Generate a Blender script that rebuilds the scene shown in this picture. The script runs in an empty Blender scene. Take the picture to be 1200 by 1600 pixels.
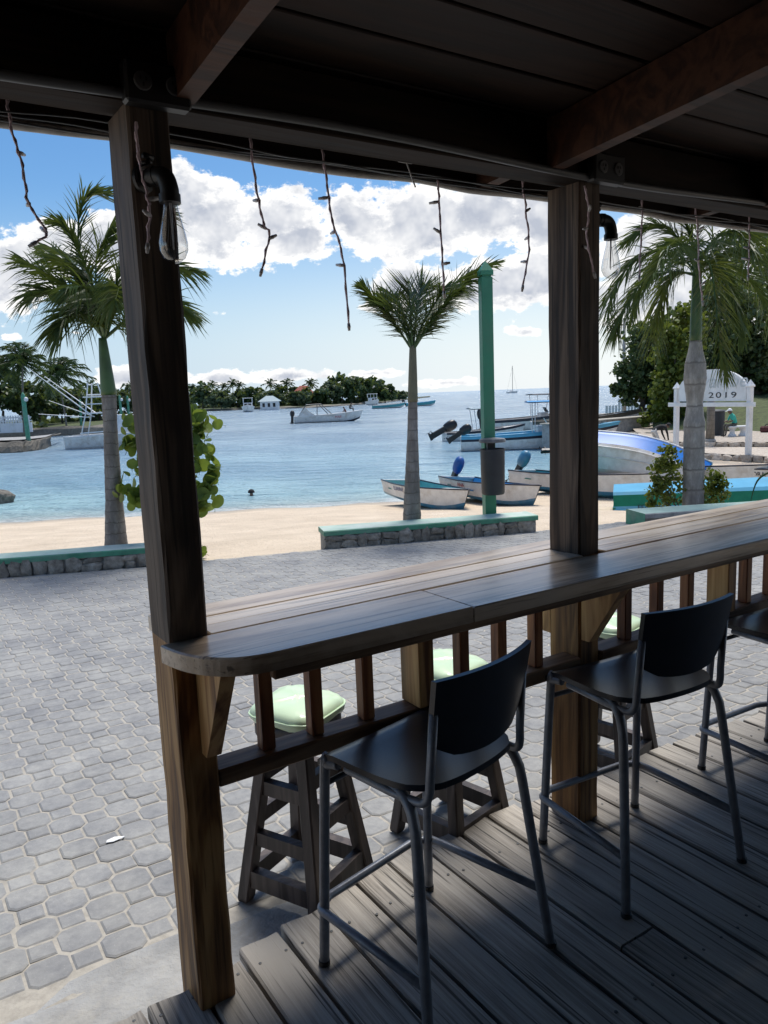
import bpy, bmesh, math, random
import numpy as np
from math import sin, cos, pi, radians, sqrt, atan2
from mathutils import Vector, Matrix, Quaternion
random.seed(7)
SC = bpy.context.scene
COL = SC.collection

# ------------------------------------------------------------------ camera
CAMH = 1.58
FPX = 1200.0                                   # focal length in photo pixels (1200 x 1600)
PITCH, ROLL = math.atan(184/1200.0), math.atan(0.039)
_f = Vector((0, cos(PITCH), -sin(PITCH))); _r0 = Vector((1, 0, 0)); _u0 = _r0.cross(_f)
CR = cos(ROLL)*_r0 - sin(ROLL)*_u0; CU = sin(ROLL)*_r0 + cos(ROLL)*_u0; CF = _f
cam = bpy.data.cameras.new('camera'); camo = bpy.data.objects.new('camera', cam); COL.objects.link(camo)
cam.sensor_fit = 'VERTICAL'; cam.sensor_height = 24.0; cam.lens = 24.0*FPX/1600.0
cam.clip_start = 0.05; cam.clip_end = 60000
M = Matrix((CR, CU, -CF)).transposed().to_4x4(); M.translation = (0, 0, CAMH); camo.matrix_world = M
SC.camera = camo

# ------------------------------------------------------------------ light
SUN_EL, SUN_AZ = radians(67), radians(17)      # azimuth clockwise from +Y
SKY_STRENGTH, SUN_STRENGTH, SUN_ANGLE = 0.10, 2.1, radians(22)
EXPOSURE = 1.05
def pix_dir(x, y):
    d = CF + CR*((x-600)/FPX) - CU*((y-800)/FPX)
    return d.normalized()
W = bpy.data.worlds.new('World'); SC.world = W; W.use_nodes = True
def build_world():
    nt = W.node_tree; nt.nodes.clear()
    N = lambda t, **k: _n(nt, t, **k)
    out = N('ShaderNodeOutputWorld'); bg = N('ShaderNodeBackground')
    sky = N('ShaderNodeTexSky'); sky.sky_type = 'NISHITA'; sky.sun_disc = False
    sky.sun_elevation = SUN_EL; sky.sun_rotation = SUN_AZ
    sky.air_density = 1.0; sky.dust_density = 0.6; sky.ozone_density = 2.2; sky.altitude = 0
    L = nt.links.new
    tc = N('ShaderNodeTexCoord'); sep = N('ShaderNodeSeparateXYZ'); L(tc.outputs['Generated'], sep.inputs[0])
    def math_(op, a, b=None, c=None, clamp=False):
        m = N('ShaderNodeMath'); m.operation = op; m.use_clamp = clamp
        for i, q in enumerate((a, b, c)):
            if q is None: continue
            if isinstance(q, (int, float)): m.inputs[i].default_value = q
            else: L(q, m.inputs[i])
        return m.outputs[0]
    az = math_('ARCTAN2', sep.outputs[0], sep.outputs[1]); el = math_('ARCSINE', sep.outputs[2])
    comb = N('ShaderNodeCombineXYZ'); L(az, comb.inputs[0]); L(el, comb.inputs[1])
    # warped coordinates for ragged cloud outlines
    n1 = N('ShaderNodeTexNoise'); n1.inputs['Scale'].default_value = 13; n1.inputs['Detail'].default_value = 9; n1.inputs['Roughness'].default_value = 0.62
    L(tc.outputs['Generated'], n1.inputs['Vector'])
    n2 = N('ShaderNodeTexNoise'); n2.inputs['Scale'].default_value = 5.2; n2.inputs['Detail'].default_value = 8; n2.inputs['Roughness'].default_value = 0.6
    mp = N('ShaderNodeMapping'); mp.inputs['Scale'].default_value = (1, 1, 2.1); mp.inputs['Location'].default_value = (3.1, 1.7, 0.4)
    L(tc.outputs['Generated'], mp.inputs[0]); L(mp.outputs[0], n2.inputs['Vector'])
    blobs = [  # photo x, y, rx, ry, of the clouds in view
        (330,345,90,72),(300,300,60,45),(425,340,90,62),(470,375,75,35),(560,345,75,52),(660,345,110,56),(770,335,110,50),(860,345,90,45),
        (650,448,75,34),(590,478,50,16),(770,445,80,38),(850,430,80,40),(30,412,80,46),(75,380,55,40),(160,385,70,50),(-40,430,90,60),
        (340,592,95,20),(470,588,110,17),(585,584,75,14),(215,590,80,22),(700,598,90,14),
        (350,490,40,13),(820,519,46,11),(12,527,24,9),
        (1110,430,200,100),(1010,370,90,50),(1180,560,120,50),(950,470,60,40),(120,520,26,5)]
    best = None
    for (x, y, rx, ry) in blobs:
        d = pix_dir(x, y); a0 = atan2(d.x, d.y); e0 = math.asin(d.z)
        k = d.y                                         # tangent plane -> angle
        s1 = N('ShaderNodeVectorMath'); s1.operation = 'SUBTRACT'; L(comb.outputs[0], s1.inputs[0]); s1.inputs[1].default_value = (a0, e0, 0)
        s2 = N('ShaderNodeVectorMath'); s2.operation = 'MULTIPLY'; L(s1.outputs[0], s2.inputs[0]); s2.inputs[1].default_value = (FPX/rx*(1.0 if ry > 13 else 0.6), FPX/ry*(1.0 if ry > 13 else 0.6), 0)
        s3 = N('ShaderNodeVectorMath'); s3.operation = 'LENGTH'; L(s2.outputs[0], s3.inputs[0])
        amp = 1.0 if ry > 28 else (0.62 if ry > 13 else 0.30)
        val = math_('SUBTRACT', amp, s3.outputs['Value'])
        best = val if best is None else math_('MAXIMUM', best, val)
    dens_in = math_('MAXIMUM', best, -1.2)                               # high in the middle, 0 at the rim
    n4 = N('ShaderNodeTexNoise'); n4.inputs['Scale'].default_value = 48; n4.inputs['Detail'].default_value = 5; n4.inputs['Roughness'].default_value = 0.65
    mp4 = N('ShaderNodeMapping'); mp4.inputs['Scale'].default_value = (0.8, 0.8, 1.5); L(tc.outputs['Generated'], mp4.inputs[0]); L(mp4.outputs[0], n4.inputs['Vector'])
    nn = math_('ADD', math_('MULTIPLY', math_('SUBTRACT', n1.outputs['Fac'], 0.5), 2.7), math_('MULTIPLY', math_('SUBTRACT', n4.outputs['Fac'], 0.5), 1.5))
    d1 = math_('ADD', math_('MULTIPLY', dens_in, 1.25), nn)
    mp2 = N('ShaderNodeMapping'); mp2.inputs['Location'].default_value = (0.004, 0, 0.022); L(tc.outputs['Generated'], mp2.inputs[0])
    n1b = N('ShaderNodeTexNoise'); n1b.inputs['Scale'].default_value = 13; n1b.inputs['Detail'].default_value = 4; n1b.inputs['Roughness'].default_value = 0.62; L(mp2.outputs[0], n1b.inputs['Vector'])
    n1c = N('ShaderNodeTexNoise'); n1c.inputs['Scale'].default_value = 13; n1c.inputs['Detail'].default_value = 4; n1c.inputs['Roughness'].default_value = 0.62; L(tc.outputs['Generated'], n1c.inputs['Vector'])
    relief = math_('MULTIPLY', math_('SUBTRACT', n1b.outputs['Fac'], n1c.outputs['Fac']), 2.4)
    # fair weather clouds everywhere else in the sky
    g = math_('MULTIPLY', math_('SUBTRACT', n2.outputs['Fac'], 0.56), 5.0)
    inview = N('ShaderNodeMapRange'); inview.inputs[1].default_value = 0.45; inview.inputs[2].default_value = 0.75; L(math_('ABSOLUTE', az), inview.inputs[0])
    high = N('ShaderNodeMapRange'); high.inputs[1].default_value = 0.42; high.inputs[2].default_value = 0.7; L(el, high.inputs[0])
    where = math_('MAXIMUM', inview.outputs[0], high.outputs[0])
    g = math_('SUBTRACT', g, math_('MULTIPLY', math_('SUBTRACT', 1.0, where), 3.0))
    dens = math_('MAXIMUM', d1, g)
    cov = N('ShaderNodeMapRange'); cov.interpolation_type = 'SMOOTHSTEP'; cov.inputs[1].default_value = 0.0; cov.inputs[2].default_value = 0.26; L(dens, cov.inputs[0])
    thick = N('ShaderNodeMapRange'); thick.interpolation_type = 'SMOOTHSTEP'; thick.inputs[1].default_value = 0.22; thick.inputs[2].default_value = 0.85; L(dens, thick.inputs[0])
    th2 = math_('ADD', math_('MULTIPLY', thick.outputs[0], 0.75), relief, clamp=True)
    cc = N('ShaderNodeMix'); cc.data_type = 'RGBA'; L(th2, cc.inputs[0])
    cc.inputs[6].default_value = (5.6, 5.55, 5.45, 1); cc.inputs[7].default_value = (2.55, 2.75, 3.2, 1)
    hs = N('ShaderNodeHueSaturation'); hs.inputs['Saturation'].default_value = 1.32; hs.inputs['Value'].default_value = 0.62; L(sky.outputs[0], hs.inputs['Color'])
    hz = N('ShaderNodeMapRange'); hz.interpolation_type = 'SMOOTHSTEP'; hz.inputs[1].default_value = 0.26; hz.inputs[2].default_value = 0.0; L(el, hz.inputs[0])
    hzc = N('ShaderNodeMix'); hzc.data_type = 'RGBA'; L(math_('MULTIPLY', hz.outputs[0], 0.92), hzc.inputs[0]); L(hs.outputs[0], hzc.inputs[6]); 
    daz = math_('ABSOLUTE', math_('SUBTRACT', az, SUN_AZ)); gl = N('ShaderNodeMapRange'); gl.interpolation_type = 'SMOOTHSTEP'; gl.inputs[1].default_value = 0.75; gl.inputs[2].default_value = 0.0; L(daz, gl.inputs[0])
    hcol = N('ShaderNodeMix'); hcol.data_type = 'RGBA'; L(gl.outputs[0], hcol.inputs[0]); hcol.inputs[6].default_value = (2.7, 3.5, 4.3, 1); hcol.inputs[7].default_value = (4.5, 4.75, 4.85, 1); L(hcol.outputs[2], hzc.inputs[7])
    hs = hzc; hs_out = hzc.outputs[2]
    mx = N('ShaderNodeMix'); mx.data_type = 'RGBA'; L(cov.outputs[0], mx.inputs[0]); L(hs_out, mx.inputs[6]); L(cc.outputs[2], mx.inputs[7])
    L(mx.outputs[2], bg.inputs['Color']); bg.inputs['Strength'].default_value = SKY_STRENGTH; L(bg.outputs[0], out.inputs[0])
def _n(nt, t, **k):
    n = nt.nodes.new(t)
    for a, b in k.items(): setattr(n, a, b)
    return n
build_world()
W.cycles.sampling_method = 'MANUAL'; W.cycles.sample_map_resolution = 512
sl = bpy.data.lights.new('sun', 'SUN'); slo = bpy.data.objects.new('sun', sl); COL.objects.link(slo)
sl.energy = SUN_STRENGTH; sl.angle = SUN_ANGLE; sl.color = (1.0, 0.955, 0.88)
_sd = Vector((sin(SUN_AZ)*cos(SUN_EL), cos(SUN_AZ)*cos(SUN_EL), sin(SUN_EL)))
slo.rotation_euler = _sd.to_track_quat('Z', 'Y').to_euler(); slo.location = (0, 0, 30)
vs = SC.view_settings; vs.view_transform = 'Standard'; vs.look = 'None'; vs.exposure = EXPOSURE; vs.gamma = 1.0; vs.use_curve_mapping = False
SC.cycles.max_bounces = 8; SC.cycles.transparent_max_bounces = 16; SC.cycles.use_denoising = True
SC.cycles.caustics_reflective = False; SC.cycles.caustics_refractive = False

# ------------------------------------------------------------------ photo pixel -> place
CAMP = Vector((0, 0, CAMH))
def ray(x, y): return CF + CR*((x-600)/FPX) - CU*((y-800)/FPX)
def proj(p):
    v = Vector(p) - CAMP; z = v.dot(CF)
    return (600+FPX*v.dot(CR)/z, 800-FPX*v.dot(CU)/z) if z > 0.05 else (-9e3, -9e3)
def atz(x, y, z): d = ray(x, y); return CAMP + d*((z-CAMH)/d.z)
def atY(x, y, Y): d = ray(x, y); return CAMP + d*(Y/d.y)
SEA = -1.7
_sx = [-400,-60,-10,0,4.5,7,10,13,16,25,60,400]; _sy = [60,21,22.3,23.3,24.5,28,36,46,56,64,70,70]
def ysh(X): return float(np.interp(X, _sx, _sy))
def pav(X, Y): return -0.02 - 0.03*Y
def sand(X, Y):
    d = ysh(X) - Y
    base = -0.33-0.0975*(Y-9) if Y > 9 else pav(X, Y)-0.04
    return min(-1.7+0.1*d if d > -4 else -1.7+0.1*-4+0.25*(d+4), max(-1.35, base))
def ghit(x, y, f=None, zmin=SEA):
    f = f or sand; d = ray(x, y); t = 1.0
    while t < 6000:
        p = CAMP + d*t
        if p.z < max(f(p.x, p.y), zmin): return p
        t *= 1.0015
    return p
def pavhit(x, y): d = ray(x, y); return CAMP + d*((-0.02-CAMH)/(d.z+0.03*d.y))
# bar frame: u along the counter, v out to sea
BTH = radians(33.0); BU = Vector((cos(BTH), sin(BTH), 0)); BV = Vector((-sin(BTH), cos(BTH), 0))
BO = Vector((-0.5286, 1.7934, 0))
def bw(u, v, z=0.0): return BO + BU*u + BV*v + Vector((0, 0, z))
def bl(p): q = Vector((p[0], p[1], 0)) - BO; return q.dot(BU), q.dot(BV)
def at_v(x, y, v): d = ray(x, y); return CAMP + d*((v + BO.dot(BV) - CAMP.dot(BV))/d.dot(BV))

# ------------------------------------------------------------------ mesh helpers
class MB:
    def __init__(s): s.v = []; s.f = []; s.m = []
    def add(s, vs, fs, mi=0):
        o = len(s.v); s.v += [tuple(p) for p in vs]; s.f += [tuple(i+o for i in f) for f in fs]; s.m += [mi]*len(fs); return s
    def box(s, a, b, mi=0, ch=0.0, X=None):
        """chamfered box between corners a and b"""
        a = Vector(a); b = Vector(b); c = (a+b)/2; h = (b-a)/2; h = Vector((abs(h.x), abs(h.y), abs(h.z)))
        ch = min(ch, h.x*0.45, h.y*0.45, h.z*0.45)
        T = (lambda p: X @ p) if X else (lambda p: p)
        if ch <= 0:
            vs = [T(c+Vector((sx*h.x, sy*h.y, sz*h.z))) for sx in (-1,1) for sy in (-1,1) for sz in (-1,1)]
            return s.add(vs, [(0,1,3,2),(4,6,7,5),(0,4,5,1),(2,3,7,6),(0,2,6,4),(1,5,7,3)], mi)
        bm = bmesh.new(); bmesh.ops.create_cube(bm, size=2.0)
        for q in bm.verts: q.co = Vector((q.co.x*h.x, q.co.y*h.y, q.co.z*h.z)) + c
        bmesh.ops.bevel(bm, geom=list(bm.edges), offset=ch, segments=1, affect='EDGES')
        bm.verts.index_update()
        s.add([T(q.co.copy()) for q in bm.verts], [[q.index for q in f.verts] for f in bm.faces], mi); bm.free(); return s
    def tube(s, pts, r, n=8, mi=0, caps=True):
        pts = [Vector(p) for p in pts]; k = len(pts)
        rr = r if isinstance(r, (list, tuple)) else [r]*k
        t0 = (pts[1]-pts[0]).normalized(); ref = Vector((0,0,1)) if abs(t0.z) < 0.9 else Vector((1,0,0))
        nrm = (ref - t0*ref.dot(t0)).normalized(); vs = []
        for i, p in enumerate(pts):
            t = ((pts[min(i+1,k-1)]-p).normalized() + (p-pts[max(i-1,0)]).normalized())
            t = t.normalized() if t.length > 1e-9 else t0
            nrm = (nrm - t*nrm.dot(t)); nrm = nrm.normalized() if nrm.length > 1e-6 else Vector((1,0,0))
            bn = t.cross(nrm)
            for j in range(n):
                a = 2*pi*j/n; vs.append(p + (nrm*cos(a)+bn*sin(a))*rr[i])
        fs = [(i*n+j, i*n+(j+1)%n, (i+1)*n+(j+1)%n, (i+1)*n+j) for i in range(k-1) for j in range(n)]
        if caps: fs += [tuple(reversed(range(n))), tuple((k-1)*n+j for j in range(n))]
        return s.add(vs, fs, mi)
    def lathe(s, prof, n=16, mi=0, X=None, caps=True):
        vs = []
        for (r, z) in prof:
            for j in range(n):
                p = Vector((r*cos(2*pi*j/n), r*sin(2*pi*j/n), z)); vs.append(X @ p if X else p)
        k = len(prof); fs = [(i*n+j, i*n+(j+1)%n, (i+1)*n+(j+1)%n, (i+1)*n+j) for i in range(k-1) for j in range(n)]
        if caps: fs += [tuple(reversed(range(n))), tuple((k-1)*n+j for j in range(n))]
        return s.add(vs, fs, mi)
    def prism(s, poly, z0, z1, mi=0, X=None):
        n = len(poly); T = (lambda p: X @ p) if X else (lambda p: p)
        vs = [T(Vector((x, y, z0))) for x, y in poly] + [T(Vector((x, y, z1))) for x, y in poly]
        return s.add(vs, [tuple(reversed(range(n))), tuple(range(n, 2*n))] + [(i, (i+1)%n, n+(i+1)%n, n+i) for i in range(n)], mi)
    def grid(s, P, mi=0, close=False):
        R = len(P); Cn = len(P[0]); vs = [p for row in P for p in row]
        fs = [(i*Cn+j, i*Cn+(j+1)%Cn, (i+1)*Cn+(j+1)%Cn, (i+1)*Cn+j) for i in range(R-1) for j in range(Cn if close else Cn-1)]
        return s.add(vs, fs, mi)
    def mesh(s, name, mats, smooth=False):
        me = bpy.data.meshes.new(name); me.from_pydata(s.v, [], s.f)
        for m in (mats if isinstance(mats, (list, tuple)) else [mats]): me.materials.append(m)
        me.polygons.foreach_set('material_index', s.m)
        if smooth: me.polygons.foreach_set('use_smooth', [True]*len(s.f))
        me.update(); return me
    def build(s, name, mats, parent=None, smooth=False, loc=None, rot=None, angle=None):
        me = s.mesh(name, mats, smooth)
        if smooth and angle:
            try: me.set_sharp_from_angle(angle=radians(angle))
            except Exception: pass
        return link(name, me, parent, loc, rot)
def link(name, data, parent=None, loc=None, rot=None):
    o = bpy.data.objects.new(name, data); COL.objects.link(o)
    if parent: o.parent = parent
    if loc is not None: o.location = loc
    if rot is not None: o.rotation_euler = rot
    return o
def tag(o, label=None, cat=None, group=None, kind=None):
    if label: o['label'] = label
    if cat: o['category'] = cat
    if group: o['group'] = group
    if kind: o['kind'] = kind
    return o
def empty(name, loc=(0,0,0), rz=0.0, label=None, cat=None, group=None, kind=None):
    o = link(name, None, None, loc, (0, 0, rz)); o.empty_display_size = 0.1
    return tag(o, label, cat, group, kind)
def copy_tree(o, parent=None):
    c = o.copy(); COL.objects.link(c); c.parent = parent
    for ch in list(o.children): copy_tree(ch, c)
    return c
def bez(pts, n=10):
    """Catmull-Rom through points"""
    P = [Vector(p) for p in pts]; out = []
    for i in range(len(P)-1):
        a = P[i-1] if i else P[0]*2-P[1]; b = P[i]; c = P[i+1]; d = P[i+2] if i+2 < len(P) else P[-1]*2-P[-2]
        for k in range(n):
            t = k/n
            out.append(0.5*((2*b)+(c-a)*t+(2*a-5*b+4*c-d)*t*t+(-a+3*b-3*c+d)*t**3))
    out.append(P[-1]); return out

# ------------------------------------------------------------------ materials
def S(c): return (c[0], c[1], c[2], 1.0)
def newmat(name):
    m = bpy.data.materials.new(name); m.use_nodes = True; nt = m.node_tree; nt.nodes.clear()
    out = nt.nodes.new('ShaderNodeOutputMaterial'); b = nt.nodes.new('ShaderNodeBsdfPrincipled'); nt.links.new(b.outputs[0], out.inputs[0])
    return m, nt, b, out
def ramp(nt, fac, stops):
    r = nt.nodes.new('ShaderNodeValToRGB'); e = r.color_ramp.elements
    while len(e) < len(stops): e.new(0.5)
    for q, (p, c) in zip(e, stops): q.position = p; q.color = S(c)
    nt.links.new(fac, r.inputs[0]); return r.outputs[0]
def coords(nt, scale=(1,1,1), coord='Object', rnd=True):
    tc = nt.nodes.new('ShaderNodeTexCoord'); mp = nt.nodes.new('ShaderNodeMapping'); mp.inputs['Scale'].default_value = scale
    nt.links.new(tc.outputs[coord], mp.inputs['Vector'])
    if rnd and coord == 'Object':
        oi = nt.nodes.new('ShaderNodeObjectInfo'); mu = nt.nodes.new('ShaderNodeMath'); mu.operation = 'MULTIPLY'; mu.inputs[1].default_value = 91.0
        nt.links.new(oi.outputs['Random'], mu.inputs[0]); nt.links.new(mu.outputs[0], mp.inputs['Location'])
    return mp.outputs[0]
def noise(nt, vec, scale, detail=5, rough=0.6, dist=0.0):
    n = nt.nodes.new('ShaderNodeTexNoise'); n.inputs['Scale'].default_value = scale; n.inputs['Detail'].default_value = detail
    n.inputs['Roughness'].default_value = rough; n.inputs['Distortion'].default_value = dist
    nt.links.new(vec, n.inputs['Vector']); return n.outputs['Fac']
def mixc(nt, fac, a, b, mode='MIX'):
    m = nt.nodes.new('ShaderNodeMix'); m.data_type = 'RGBA'; m.blend_type = mode
    for sock, val in ((m.inputs[0], fac), (m.inputs[6], a), (m.inputs[7], b)):
        if isinstance(val, (int, float)): sock.default_value = val
        elif isinstance(val, (tuple, list)): sock.default_value = S(val)
        else: nt.links.new(val, sock)
    return m.outputs[2]
def bump(nt, b, h, strength=0.3, dist=0.01):
    n = nt.nodes.new('ShaderNodeBump'); n.inputs['Strength'].default_value = strength; n.inputs['Distance'].default_value = dist
    nt.links.new(h, n.inputs['Height']); nt.links.new(n.outputs[0], b.inputs['Normal']); return n
def vary(nt, col, amt=0.25):
    """brightness differs from piece to piece"""
    oi = nt.nodes.new('ShaderNodeObjectInfo'); mr = nt.nodes.new('ShaderNodeMapRange'); mr.inputs[3].default_value = 1-amt; mr.inputs[4].default_value = 1+amt
    nt.links.new(oi.outputs['Random'], mr.inputs[0]); hs = nt.nodes.new('ShaderNodeHueSaturation'); nt.links.new(mr.outputs[0], hs.inputs['Value']); nt.links.new(col, hs.inputs['Color'])
    return hs.outputs[0]
def plain(name, c, rough=0.5, metal=0.0, var=0.12, scale=6.0, bmp=0.05, spec=0.5, dist=0.004, coat=0.0, dirt=None):
    m, nt, b, _ = newmat(name); v = coords(nt)
    n = noise(nt, v, scale, 6); c2 = tuple(x*(1-var*2) for x in c)
    col = ramp(nt, n, [(0.3, c2), (0.62, c)])
    if dirt: col = mixc(nt, ramp(nt, noise(nt, v, scale*0.35, 8, 0.7), [(0.5, (0,0,0)), (0.72, (1,1,1))]), col, dirt)
    nt.links.new(col, b.inputs['Base Color']); b.inputs['Roughness'].default_value = rough; b.inputs['Metallic'].default_value = metal
    b.inputs['Specular IOR Level'].default_value = spec; b.inputs['Coat Weight'].default_value = coat
    if bmp: bump(nt, b, noise(nt, v, scale*7, 4), bmp, dist)
    return m
def wood(name, dark, mid, light, rough=0.55, along=0, grain=34.0, bmp=0.35, worn=None, amt=0.2, spec=0.4, cracks=0.0, bands=0.28, stretch=0.045, coat=0.0):
    m, nt, b, _ = newmat(name); sc = [grain]*3; sc[along] = grain*stretch
    v = coords(nt, tuple(sc)); g = noise(nt, v, 1.0, 8, 0.65, 0.6)
    sc2 = [6.0]*3; sc2[along] = 0.5; w = noise(nt, coords(nt, tuple(sc2)), 1.0, 4, 0.5, 1.5)
    wv = nt.nodes.new('ShaderNodeMath'); wv.operation = 'MULTIPLY'; wv.inputs[1].default_value = 26.0; nt.links.new(w, wv.inputs[0])
    sn = nt.nodes.new('ShaderNodeMath'); sn.operation = 'SINE'; nt.links.new(wv.outputs[0], sn.inputs[0])
    s2 = nt.nodes.new('ShaderNodeMapRange'); s2.inputs[1].default_value = -1; s2.inputs[2].default_value = 1; nt.links.new(sn.outputs[0], s2.inputs[0])
    mixv = nt.nodes.new('ShaderNodeMath'); mixv.operation = 'MULTIPLY_ADD'; mixv.inputs[1].default_value = bands; nt.links.new(s2.outputs[0], mixv.inputs[0])
    g2 = nt.nodes.new('ShaderNodeMath'); g2.operation = 'MULTIPLY'; g2.inputs[1].default_value = 1.06-bands; nt.links.new(g, g2.inputs[0]); nt.links.new(g2.outputs[0], mixv.inputs[2])
    col = ramp(nt, mixv.outputs[0], [(0.34, dark), (0.52, mid), (0.70, light)])
    if worn:
        wm = ramp(nt, noise(nt, coords(nt, tuple(3.0 if i != along else 1.1 for i in range(3))), 1.0, 8, 0.72, 0.4), [(0.42, (0,0,0)), (0.68, (1,1,1))])
        col = mixc(nt, wm, col, worn)
    if cracks:
        sc3 = [75.0]*3; sc3[along] = 1.6; ck = ramp(nt, noise(nt, coords(nt, tuple(sc3)), 1.0, 3, 0.55, 0.3), [(0.345, (1,)*3), (0.425, (0,)*3)])
        col = mixc(nt, mixc(nt, 1.0, ck, (cracks,)*3, 'MULTIPLY'), col, tuple(x*0.3 for x in dark))
    col = vary(nt, col, amt)
    nt.links.new(col, b.inputs['Base Color']); b.inputs['Specular IOR Level'].default_value = spec
    rr = nt.nodes.new('ShaderNodeMapRange'); rr.inputs[3].default_value = rough-0.1; rr.inputs[4].default_value = rough+0.14; nt.links.new(g, rr.inputs[0]); nt.links.new(rr.outputs[0], b.inputs['Roughness'])
    b.inputs['Coat Weight'].default_value = coat; b.inputs['Coat Roughness'].default_value = 0.2
    bump(nt, b, mixv.outputs[0], bmp, 0.004); return m
def leafmat(name, c1, c2, trans=0.35, rough=0.45, scale=1.2):
    m, nt, b, out = newmat(name); v = coords(nt, coord='Object'); n = noise(nt, v, scale, 3)
    col = ramp(nt, n, [(0.32, c1), (0.66, c2)]); nt.links.new(col, b.inputs['Base Color']); b.inputs['Roughness'].default_value = rough; b.inputs['Specular IOR Level'].default_value = 0.22
    tr = nt.nodes.new('ShaderNodeBsdfTranslucent'); tc2 = mixc(nt, 0.5, col, (0.30, 0.36, 0.03)); nt.links.new(tc2, tr.inputs['Color'])
    mx = nt.nodes.new('ShaderNodeMixShader'); mx.inputs[0].default_value = trans; nt.links.new(b.outputs[0], mx.inputs[1]); nt.links.new(tr.outputs[0], mx.inputs[2]); nt.links.new(mx.outputs[0], out.inputs[0])
    return m
MT = {}
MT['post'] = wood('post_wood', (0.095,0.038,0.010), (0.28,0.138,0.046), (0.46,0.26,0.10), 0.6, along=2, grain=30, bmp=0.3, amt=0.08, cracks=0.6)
MT['postup'] = wood('upper_post_wood', (0.026,0.017,0.012), (0.082,0.056,0.040), (0.15,0.11,0.08), 0.65, along=2, grain=34, bmp=0.4, amt=0.08, cracks=0.8)  # posts above the counter: darker and greyer than below
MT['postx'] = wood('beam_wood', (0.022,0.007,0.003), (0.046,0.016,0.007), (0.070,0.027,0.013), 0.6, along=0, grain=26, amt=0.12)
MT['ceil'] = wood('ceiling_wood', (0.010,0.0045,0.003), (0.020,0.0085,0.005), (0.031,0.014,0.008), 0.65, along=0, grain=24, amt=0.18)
MT['deck'] = wood('deck_wood', (0.13,0.116,0.10), (0.30,0.272,0.24), (0.46,0.425,0.38), 0.62, along=0, grain=105, bmp=0.6, worn=(0.35,0.325,0.29), amt=0.13, spec=0.35, cracks=0.9, bands=0.12, stretch=0.028)
MT['counter'] = wood('counter_wood', (0.20,0.125,0.07), (0.43,0.315,0.21), (0.60,0.48,0.36), 0.32, along=0, grain=20, bmp=0.22, worn=(0.60,0.51,0.41), amt=0.10, spec=0.7, cracks=0.7, bands=0.2, coat=0.6)
MT['rail'] = wood('rail_wood', (0.09,0.045,0.022), (0.19,0.115,0.065), (0.29,0.19,0.115), 0.55, along=0, grain=30, amt=0.1)
MT['bal'] = wood('baluster_wood', (0.12,0.035,0.012), (0.27,0.10,0.038), (0.40,0.18,0.075), 0.5, along=2, grain=34, amt=0.18)
MT['bracket'] = wood('bracket_wood', (0.14,0.055,0.015), (0.39,0.20,0.07), (0.56,0.34,0.14), 0.5, along=2, grain=18, amt=0.08)
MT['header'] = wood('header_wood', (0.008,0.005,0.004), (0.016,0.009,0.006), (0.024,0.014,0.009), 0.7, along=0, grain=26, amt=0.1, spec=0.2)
MT['stool'] = wood('stool_wood', (0.035,0.026,0.024), (0.06,0.046,0.042), (0.10,0.078,0.07), 0.42, along=2, grain=26, amt=0.1)
MT['cushion'] = plain('cushion_vinyl', (0.62,0.79,0.56), 0.30, var=0.03, scale=5, bmp=0.04, dist=0.004, coat=0.15)
MT['chair'] = plain('chair_plastic', (0.014,0.018,0.028), 0.30, var=0.12, scale=20, bmp=0.05)
MT['tube'] = plain('chair_tube', (0.27,0.29,0.33), 0.40, metal=0.25, var=0.14, scale=30, bmp=0.1, dirt=(0.17,0.18,0.20))
MT['black'] = plain('black_iron', (0.012,0.012,0.013), 0.45, var=0.1)
MT['outlet'] = plain('outlet_plastic', (0.10,0.10,0.10), 0.4)
MT['conduit'] = plain('conduit_plastic', (0.48,0.46,0.44), 0.5, var=0.2, scale=20)
MT['wire'] = plain('string_wire', (0.80,0.62,0.68), 0.45, var=0.15, scale=40)
MT['tip'] = plain('string_tip', (0.62,0.60,0.60), 0.3)
MT['white'] = plain('white_paint', (0.74,0.75,0.76), 0.45, var=0.06, scale=3, dirt=(0.55,0.55,0.52))
MT['boatwhite'] = plain('boat_white', (0.74,0.72,0.69), 0.38, var=0.10, scale=4.5, dirt=(0.46,0.40,0.33))
MT['boatblue'] = plain('boat_blue', (0.055,0.22,0.36), 0.4, var=0.15, scale=3, dirt=(0.22,0.30,0.33))
MT['brightblue'] = plain('bright_blue', (0.012,0.19,0.64), 0.42, var=0.08)
MT['skyblue'] = plain('sky_blue_paint', (0.11,0.40,0.60), 0.3, var=0.08, scale=3, dirt=(0.16,0.40,0.52))
MT['boatgreen'] = plain('boat_green', (0.012,0.20,0.11), 0.35, var=0.1)
MT['aqua'] = plain('aqua_paint', (0.06,0.33,0.36), 0.45, var=0.12)
MT['navy'] = plain('navy', (0.012,0.016,0.035), 0.35)
MT['engine'] = plain('engine_black', (0.014,0.015,0.017), 0.3)
MT['engineblue'] = plain('engine_blue_cover', (0.012,0.09,0.33), 0.45)
MT['grey'] = plain('grey_plastic', (0.10,0.105,0.11), 0.5)
MT['polegreen'] = plain('pole_green', (0.035,0.22,0.125), 0.42, var=0.1, scale=3, dirt=(0.06,0.19,0.12))
MT['capgreen'] = plain('cap_green', (0.075,0.30,0.19), 0.6, var=0.2, scale=5, bmp=0.2, dirt=(0.20,0.30,0.24))
MT['captop'] = plain('cap_top_worn', (0.40,0.55,0.47), 0.65, var=0.12, scale=4, bmp=0.2, dirt=(0.56,0.58,0.55))
MT['bin'] = plain('bin_plastic', (0.022,0.026,0.033), 0.5, var=0.15)
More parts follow.
